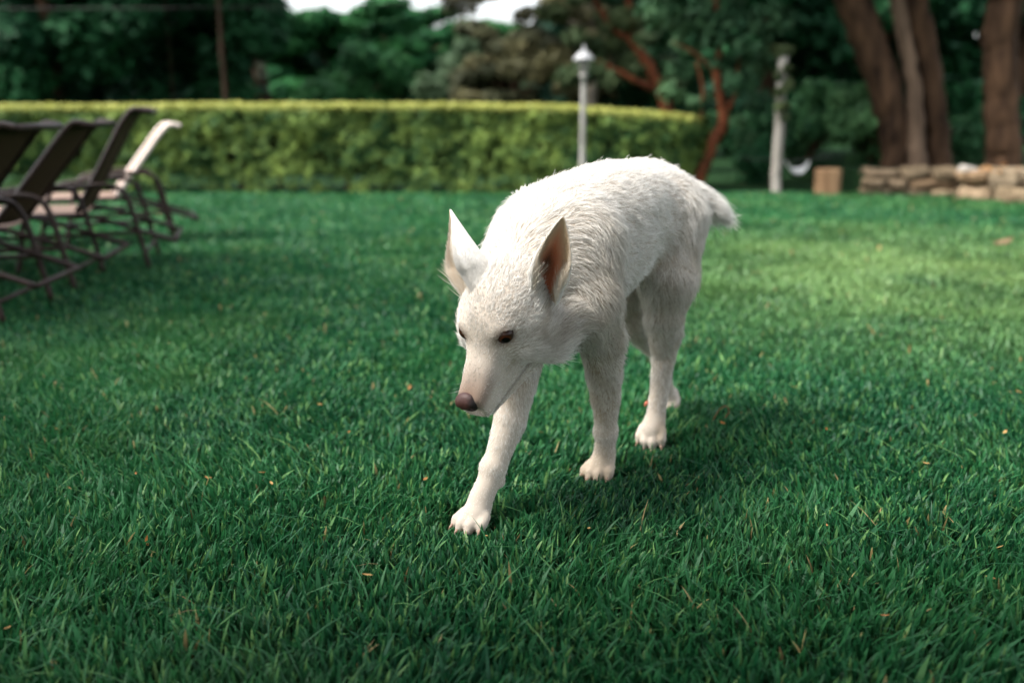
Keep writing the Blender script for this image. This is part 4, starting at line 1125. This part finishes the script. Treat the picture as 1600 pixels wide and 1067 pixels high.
# ------------------------------------------------------------------ white cloth slung low behind the post
Yc = 10.55
L_, R_, B_ = at(1228, 252, Yc), at(1264, 250, Yc), at(1246, 276, Yc)
ns, nt = 24, 10; V = []
for i in range(ns):
    s = i / (ns - 1)
    for j in range(nt):
        q = j / (nt - 1) * 2 - 1
        z = L_[2] - (L_[2] - B_[2]) * (1 - (2 * s - 1) ** 2) * (0.75 + 0.25 * math.cos(q * 1.4)) + 0.05 * (q + 1) * 0.5 * (1 - abs(2 * s - 1)) + 0.006 * math.sin(9 * s + 3 * q)
        V.append((L_[0] + (R_[0] - L_[0]) * s, Yc + q * 0.10 * (0.3 + 0.7 * math.sin(math.pi * s)), z))
V = np.array(V); F = np.array([(i * nt + j, i * nt + j + 1, (i + 1) * nt + j + 1, (i + 1) * nt + j) for i in range(ns - 1) for j in range(nt - 1)])
o = mesh_obj('hanging_cloth', V, F, M['cloth']); tag(o, 'white cloth sagging in a loop behind the white post', 'cloth')
sm_ = o.modifiers.new('thickness', 'SOLIDIFY'); sm_.thickness = 0.004
mb = MB(); V, F = tube(catmull([at(1150, 247, Yc), at(1228, 251, Yc), at(1264, 249, Yc), at(1300, 243, Yc)], 4), 0.005, 6)
tag(mb.add(V, F).build('rope', M['cable'], None, cols=False), 'thin grey rope strung low behind the white post', 'rope')
mb = MB(); V, F = tube(catmull([at(-60, 14, 12.2), at(350, 12, 12.5), at(720, 4, 13.0), at(830, -6, 13.2)], 6), 0.0045, 6)
tag(mb.add(V, F).build('overhead_cable', M['cable'], None, cols=False), 'thin cable crossing high in front of the dark trees', 'cable')

# ------------------------------------------------------------------ sawn wood block
r = np.random.default_rng(141)
b = np.array([at(1292, 305, 9.8)[0], 9.8, 0])
wb = empty('wood_block', tuple(b), math.radians(-12), 'pale upright block of split wood standing at the lawn edge', 'wood block')
pts = np.array([(-.122, -.10), (-.02, -.125), (.085, -.11), (.122, -.03), (.11, .09), (0, .12), (-.11, .10), (-.13, 0)])
prof = []
V = []; zs = [0, 0.02, 0.12, 0.235, 0.25]; sc = [1.03, 1.0, .98, 1.0, .96]
for z, k in zip(zs, sc): V += [(x * k, y * k, z + 0.02 * x * (z > .2)) for x, y in pts]
n = len(pts); F = [(i * n + j, i * n + (j + 1) % n, (i + 1) * n + (j + 1) % n, (i + 1) * n + j) for i in range(4) for j in range(n)] + [tuple(4 * n + j for j in range(n))]
MB().add(V, F).build('block_body', M['cut_wood'], wb, smooth=False, cols=False)
V = [(x * .9, y * .9, 0.2535 + 0.02 * x) for x, y in pts]; MB().add(V, [tuple(range(n))]).build('sawn_top', M['cut_wood'], wb, smooth=False, cols=False)

# ------------------------------------------------------------------ dry-stone walls
def stone(mb, c, s, rz, r, col):
    u, v = np.meshgrid(np.linspace(-math.pi / 2, math.pi / 2, 9), np.linspace(-math.pi, math.pi, 16, endpoint=False), indexing='ij')
    e = 0.45; f = lambda x: np.sign(x) * np.abs(x) ** e
    P = np.stack([f(np.cos(u)) * f(np.cos(v)), f(np.cos(u)) * f(np.sin(v)), f(np.sin(u))], -1).reshape(-1, 3) * 0.5 * np.array(s)
    P += np.stack([vnoise(P + c, 0.11, 70 + i) for i in range(3)], 1) * 0.034 + np.stack([vnoise(P + c, 0.035, 73 + i) for i in range(3)], 1) * 0.010
    ca, sa = math.cos(rz), math.sin(rz)
    P = np.stack([P[:, 0] * ca - P[:, 1] * sa, P[:, 0] * sa + P[:, 1] * ca, P[:, 2]], 1) + c
    I = np.arange(9 * 16).reshape(9, 16)
    F = np.stack([I[:-1], np.roll(I, -1, 1)[:-1], np.roll(I, -1, 1)[1:], I[1:]], -1).reshape(-1, 4)
    mb.add(P, F, col)
def wall(name, label, A, B, h, courses, seed, depth=0.30, lens=(0.2, 0.5)):
    r = np.random.default_rng(seed); A = np.array(A); B = np.array(B); L = np.linalg.norm(B - A); d = (B - A) / L; nrm = np.array([d[1], -d[0]]); rz = math.atan2(d[1], d[0])
    w = empty(name, (A[0], A[1], 0), 0, label, 'wall'); mb = MB(); z = -0.02
    for k in range(courses):
        hc = (h / courses) * r.uniform(0.85, 1.15); x = -0.02
        while x < L:
            l = r.uniform(*lens); l = min(l, L - x + 0.06)
            if l < 0.06: break
            p = d * (x + l / 2) + nrm * r.normal(0, 0.018)
            col = np.array([(0.30, 0.25, 0.18), (0.36, 0.30, 0.22), (0.25, 0.215, 0.165), (0.33, 0.27, 0.20), (0.31, 0.23, 0.155)][r.integers(5)]) * r.uniform(0.65, 1.2)
            hh = hc * r.uniform(0.85, 1.12)
            stone(mb, np.array([p[0], p[1] + depth * 0.3, z + hh / 2]), (l * 0.98, depth * r.uniform(.8, 1.1), hh), rz + r.normal(0, .05), r, col)
            x += l * 0.97
        z += hc * 0.96
    mb.build('stonework', M['stone'], w)
    return w
wall('dry_stone_wall', 'straight dry-stone wall of long flat blocks at the foot of the forked trunks', (3.44, 9.78), (4.27, 9.62), 0.29, 3, 151, lens=(0.22, 0.5))
wall('dry_stone_wall', 'rougher dry-stone wall of rounded boulders curving towards the lawn by the single trunk', (4.20, 9.28), (5.6, 7.6), 0.31, 2, 154, 0.32, (0.24, 0.42))
# planting bed behind the walls
V, F = box(5.6, 11.2, 0.11, 4.3, 2.7, 0.22); o = MB().add(V, F).build('soil_bed', M['soil'], None, smooth=False, cols=False); tag(o, kind='structure')
p = at(1511, 268, 9.25)
mb = MB(); stone(mb, np.array([0, 0, 0]), (0.16, 0.11, 0.06), 0.2, r, np.array([1, 1, 1])); o = mb.build('pale_stone', M['paper']); o.location = (p[0], p[1], p[2]); o.rotation_euler = (0.1, 0.2, 0)
tag(o, 'small pale loose stone lying on top of the curving wall', 'stone')
r = np.random.default_rng(77)
for k in range(16):
    px = r.uniform(1530, 1598); py = 264 + r.normal(0, 3); p = at(px, py, 9.0 + r.normal(0, .15))
    o = leaf_scrap(p[0], p[1], r.uniform(.02, .035), r.uniform(0, 6), np.array([0.42, 0.19, 0.05]) * r.uniform(.6, 1.1), r)
    o.location.z = p[2]; o['label'] = 'fallen orange leaf resting on top of the curving stone wall'; o['group'] = 'orange leaves on the wall'

# ------------------------------------------------------------------ big trunks at the right
BK = M['bark_dark']
r = np.random.default_rng(160)
Y = 10.6; O = np.array([at(1440, 262, Y)[0], Y, 0]); q = lambda px, py, dy=0: at(px, py, Y + dy) - O
t = empty('forked_tree', tuple(O), 0, 'massive dark tree with diverging brown trunks behind the straight stone wall', 'tree')
mb = MB(); trunk_mesh(mb, [q(1404, 300), q(1398, 255), q(1395, 200), q(1383, 140), q(1360, 75), q(1332, -5), q(1300, -110), q(1250, -300)], [0.18, 0.135, 0.145, 0.16, 0.165, 0.17, 0.16, 0.10], r, 16)
add_limbs(mb, q(1280, -200), [(-1, -.2, .3), (-.4, -1, .4)], 1.8, 0.09, r)
mb.build('trunk', BK, t, cols=False)
mb = MB(); trunk_mesh(mb, [q(1434, 300, -.08), q(1432, 255, -.08), q(1430, 200, -.05), q(1427, 140), q(1415, 70), q(1402, -5), q(1390, -120), q(1380, -260)], [0.15, 0.105, 0.09, 0.082, 0.078, 0.078, 0.08, .05], r, 14)
tr2 = mb.build('trunk', mat_base('lighter_brown_bark', 0.9, 0.1, noise=(8, (0.06, 0.04, 0.027), (0.20, 0.135, 0.09), (1, 1, 0.22)), bump=(0.9, 0.03)), t, cols=False)
tr2['label'] = 'slimmer paler trunk in the middle'
mb = MB(); trunk_mesh(mb, [q(1466, 300, .1), q(1466, 255, .1), q(1463, 200, .1), q(1456, 140, .1), q(1443, 70, .1), q(1428, -5, .1), q(1436, -140, .1), q(1460, -280, .1)], [0.19, 0.130, 0.122, 0.118, 0.128, 0.138, 0.13, .09], r, 16)
add_limbs(mb, q(1445, -180), [(1, -.4, .4), (.3, -1, .5), (0.5, 1, .4)], 1.9, 0.09, r)
mb.build('trunk', BK, t, cols=False)
cl = crown_clumps(q(1400, -260)[0] - 0.2, 0.0, 2.3, 5.2, 2.6, 2.2, 40, r, (.4, .8), .5)
foliage('crown', cl, 8000, 0.12, DK0, DK1, r, t)
r = np.random.default_rng(161)
Y = 9.9; O = np.array([at(1568, 262, Y)[0], Y, 0]); q = lambda px, py, dy=0: at(px, py, Y + dy) - O
t = empty('single_trunk_tree', tuple(O), 0, 'big tree with one upright brown trunk behind the curving stone wall', 'tree')
mb = MB(); trunk_mesh(mb, [q(1572, 300), q(1570, 255), q(1567, 190), q(1564, 110), q(1566, 40), q(1572, -30), q(1560, -150), q(1570, -300)], [0.21, 0.165, 0.16, 0.155, 0.155, 0.155, .14, .08], r, 16)
add_limbs(mb, q(1566, -160), [(-1, -.3, .4), (1, -.4, .4), (.2, 1, .5)], 1.8, .08, r)
mb.build('trunk', BK, t, cols=False)
cl = crown_clumps(0.6, 0.2, 2.4, 5.0, 2.3, 2.2, 36, r, (.4, .8), .5)
foliage('crown', cl, 7000, 0.12, DK0, DK1, r, t)

# ---- undergrowth shrubs and dark trees at the right
SG = 'shrubs under the trees'
tree('leafy_shrub', 'dark leafy shrub between the orange trunk and the white post', 'shrub', *at(1160, 290, 11.4)[:2], 0.05, 0.95, 0.42, 16, 1500, 0.06, MD0, (0.04, 0.11, 0.045), 171, rad=0.02, group=SG, cr=(.15, .3))
tree('leafy_shrub', 'leafy shrub right behind the white cloth and wood block', 'shrub', *at(1262, 290, 12.0)[:2], 0.05, 1.15, 0.5, 20, 1900, 0.065, MD0, (0.06, 0.15, 0.055), 172, rad=0.02, group=SG, cr=(.15, .32))
tree('leafy_shrub', 'light green feathery shrub left of the massive forked trunks', 'shrub', *at(1345, 290, 11.2)[:2], 0.05, 1.05, 0.42, 22, 2000, 0.06, (0.02, 0.08, 0.03), (0.09, 0.19, 0.07), 173, rad=0.02, group=SG, cr=(.14, .28))
tree('leafy_shrub', 'shrub showing between the forked trunks and the single trunk', 'shrub', *at(1515, 290, 11.8)[:2], 0.1, 0.95, 0.4, 14, 1300, 0.06, MD0, (0.05, 0.13, 0.05), 174, rad=0.02, group=SG, cr=(.15, .3))
GR = 'dark trees in the right background'
tree('broadleaf_tree', 'dark tree straight behind the white post top', 'tree', 5.2, 19.0, 0.1, 6.2, 1.5, 46, 8500, 0.12, DK0, DK1, 185, group=GR)
tree('broadleaf_tree', 'dark tree behind the orange trunk and the white post', 'tree', 4.2, 17.0, 0.1, 6.0, 1.6, 44, 8500, 0.12, DK0, DK1, 181, group=GR)
tree('broadleaf_tree', 'dark tree behind the wood block and the leaning trunk', 'tree', 6.2, 17.5, 0.1, 6.5, 1.7, 44, 8500, 0.12, DK0, DK1, 182, group=GR)
tree('broadleaf_tree', 'dark tree filling the gap between the forked trunks and the single trunk', 'tree', 8.3, 17.0, 0.1, 6.5, 1.7, 44, 8500, 0.12, DK0, DK1, 183, group=GR)
tree('broadleaf_tree', 'dark tree at the right edge behind the single trunk', 'tree', 10.4, 16.5, 0.1, 6.5, 1.8, 44, 8000, 0.12, DK0, DK1, 184, group=GR)

# ---- the wood beyond, one dark mass
def wood():
    r = np.random.default_rng(190); cl = []
    for k in range(700):
        px = r.uniform(-700, 2300); Y = r.uniform(30, 40)
        zt = np.interp(px, [-700, 330, 420, 470, 830, 900, 960, 2300], [9, 8, 4.2, 2.6, 2.6, 4.5, 9, 9])
        x = (px - 800) / 1556 * Y; z = r.random() ** 1.4 * zt; s = r.uniform(.8, 1.4)
        cl.append((x, Y, z, s, s, s * .7))
    o = foliage('distant_wood', cl, 80000, 0.36, (0.006, 0.026, 0.016), (0.018, 0.06, 0.03), r, None)
    tag(o, 'dark wood closing the view far behind the garden trees', 'wood', kind='stuff')
wood()

# ------------------------------------------------------------------ lounge chairs (x towards the head end, y across, z up)
def T_(parent, name, pts, rad, mat, n=5, smooth_=True, seg=8):
    P = catmull(pts, n) if smooth_ else np.array(pts, float)
    V, F = tube(P, rad, seg); return MB().add(V, F).build(name, mat, parent, cols=False)
def sheet(parent, name, prof, w, mat, th=0.008):
    P = catmull(prof, 5); V = []
    nx_ = np.gradient(P[:, [0, 2]], axis=0); nx_ /= np.linalg.norm(nx_, axis=1)[:, None]
    ys = np.linspace(-w / 2, w / 2, 9)
    for i, p in enumerate(P):
        for y in ys:
            sag = 0.018 * (1 - (2 * y / w) ** 2)
            V.append((p[0] + nx_[i, 1] * sag, y, p[2] - nx_[i, 0] * sag))
    n = len(ys); F = np.array([(i * n + j, i * n + j + 1, (i + 1) * n + j + 1, (i + 1) * n + j) for i in range(len(P) - 1) for j in range(n - 1)])
    o = mesh_obj(name, np.array(V), F, mat, parent); m = o.modifiers.new('thickness', 'SOLIDIFY'); m.thickness = th
    return o
def lounger(near, far, label, pale=False, rec=0.0, zs=1.0):
    near = np.array(near); far = np.array(far); c = (near + far) / 2; wd = far - near; w = max(np.linalg.norm(wd), 0.46); rz = math.atan2(wd[1], wd[0]) - math.pi / 2
    t = empty('lounge_chair', (c[0], c[1], 0), rz, label, 'lounge chair', 'lounge chairs in a row on the lawn')
    tm = M['tube']; bm = M['tube_pale'] if pale else tm
    for s in (-1, 1):
        y = s * w / 2
        # rear leg sweeping up into the arm and down again to the front leg
        T_(t, 'arm_and_legs', [(0.0, y, 0.0), (-0.045, y, 0.22), (-0.085, y, 0.38), (-0.15, y, 0.440), (-0.30, y, 0.440), (-0.46, y, 0.420), (-0.53, y, 0.385), (-0.57, y, 0.30), (-0.60, y, 0.15), (-0.63, y, 0.0)], 0.013, tm)
        T_(t, 'side_rail', [(-1.35, y * .94, 0.26), (-0.95, y * .94, 0.29), (-0.42, y * .94, 0.295), (-0.26, y * .94, 0.285), (0.0, y * .94, 0.20), (0.13, y * .94, 0.155)], 0.012, tm)
        T_(t, 'base_rail', [(-0.60, y, 0.19), (-0.3, y, 0.20), (-0.04, y, 0.205)], 0.010, tm)
        T_(t, 'front_leg', [(-1.28, y * .94, 0.27), (-1.33, y, 0.14), (-1.36, y, 0.0)], 0.013, tm)
        T_(t, 'back_rail', [(-0.33, y * .90, 0.31), *[(-0.33 + (0.34 + rec) * k, y * .90, 0.31 + (0.725 * zs - 0.31) * k) for k in (.35, .7, .93)], (0.045 + rec, y * .90, 0.755 * zs), (0.085 + rec, y * .90, 0.758 * zs), (0.115 + rec, y * .90, 0.75 * zs)], 0.0145, bm)
    T_(t, 'crossbar', [(-0.018, -w / 2, 0.095), (-0.018, w / 2, 0.095)], 0.010, tm, smooth_=False)
    T_(t, 'crossbar', [(0.13, -w / 2 * .94, 0.155), (0.13, w / 2 * .94, 0.155)], 0.012, tm, smooth_=False)
    T_(t, 'crossbar', [(0.115 + rec, -w / 2 * .90, 0.75 * zs), (0.115 + rec, w / 2 * .90, 0.75 * zs)], 0.0145, tm, smooth_=False)
    T_(t, 'crossbar', [(-0.62, -w / 2, 0.10), (-0.62, w / 2, 0.10)], 0.010, tm, smooth_=False)
    T_(t, 'crossbar', [(-1.35, -w / 2 * .94, 0.26), (-1.35, w / 2 * .94, 0.26)], 0.012, tm, smooth_=False)
    sheet(t, 'backrest', [(-0.33, 0, 0.312), *[(-0.33 + (0.34 + rec) * k, 0, 0.312 + (0.725 * zs - 0.31) * k) for k in (.35, .7, .93)], (0.045 + rec, 0, 0.757 * zs), (0.11 + rec, 0, 0.754 * zs)], w * 0.86, M['sling_seat'] if pale else M['sling'])
    sheet(t, 'seat', [(-1.35, 0, 0.265), (-0.95, 0, 0.295), (-0.42, 0, 0.30), (-0.32, 0, 0.298)], w * 0.88, M['sling_seat'])
    return t
lounger((-1.96, 3.76), (-1.99, 4.24), 'brown sling lounge chair cut by the photo edge, nearest in the row')
lounger((-1.99, 4.48), (-2.06, 4.98), 'brown sling lounge chair whose backrest shows its full width, second in the row')
lounger((-1.87, 5.10), (-2.005, 5.63), 'dark brown lounge chair with the tallest, steepest backrest in the row', rec=-0.075, zs=1.075)
lounger((-2.06, 6.12), (-2.24, 6.55), 'lounge chair with a pale cream backrest at the far end of the row', pale=True, rec=-0.05, zs=0.955)
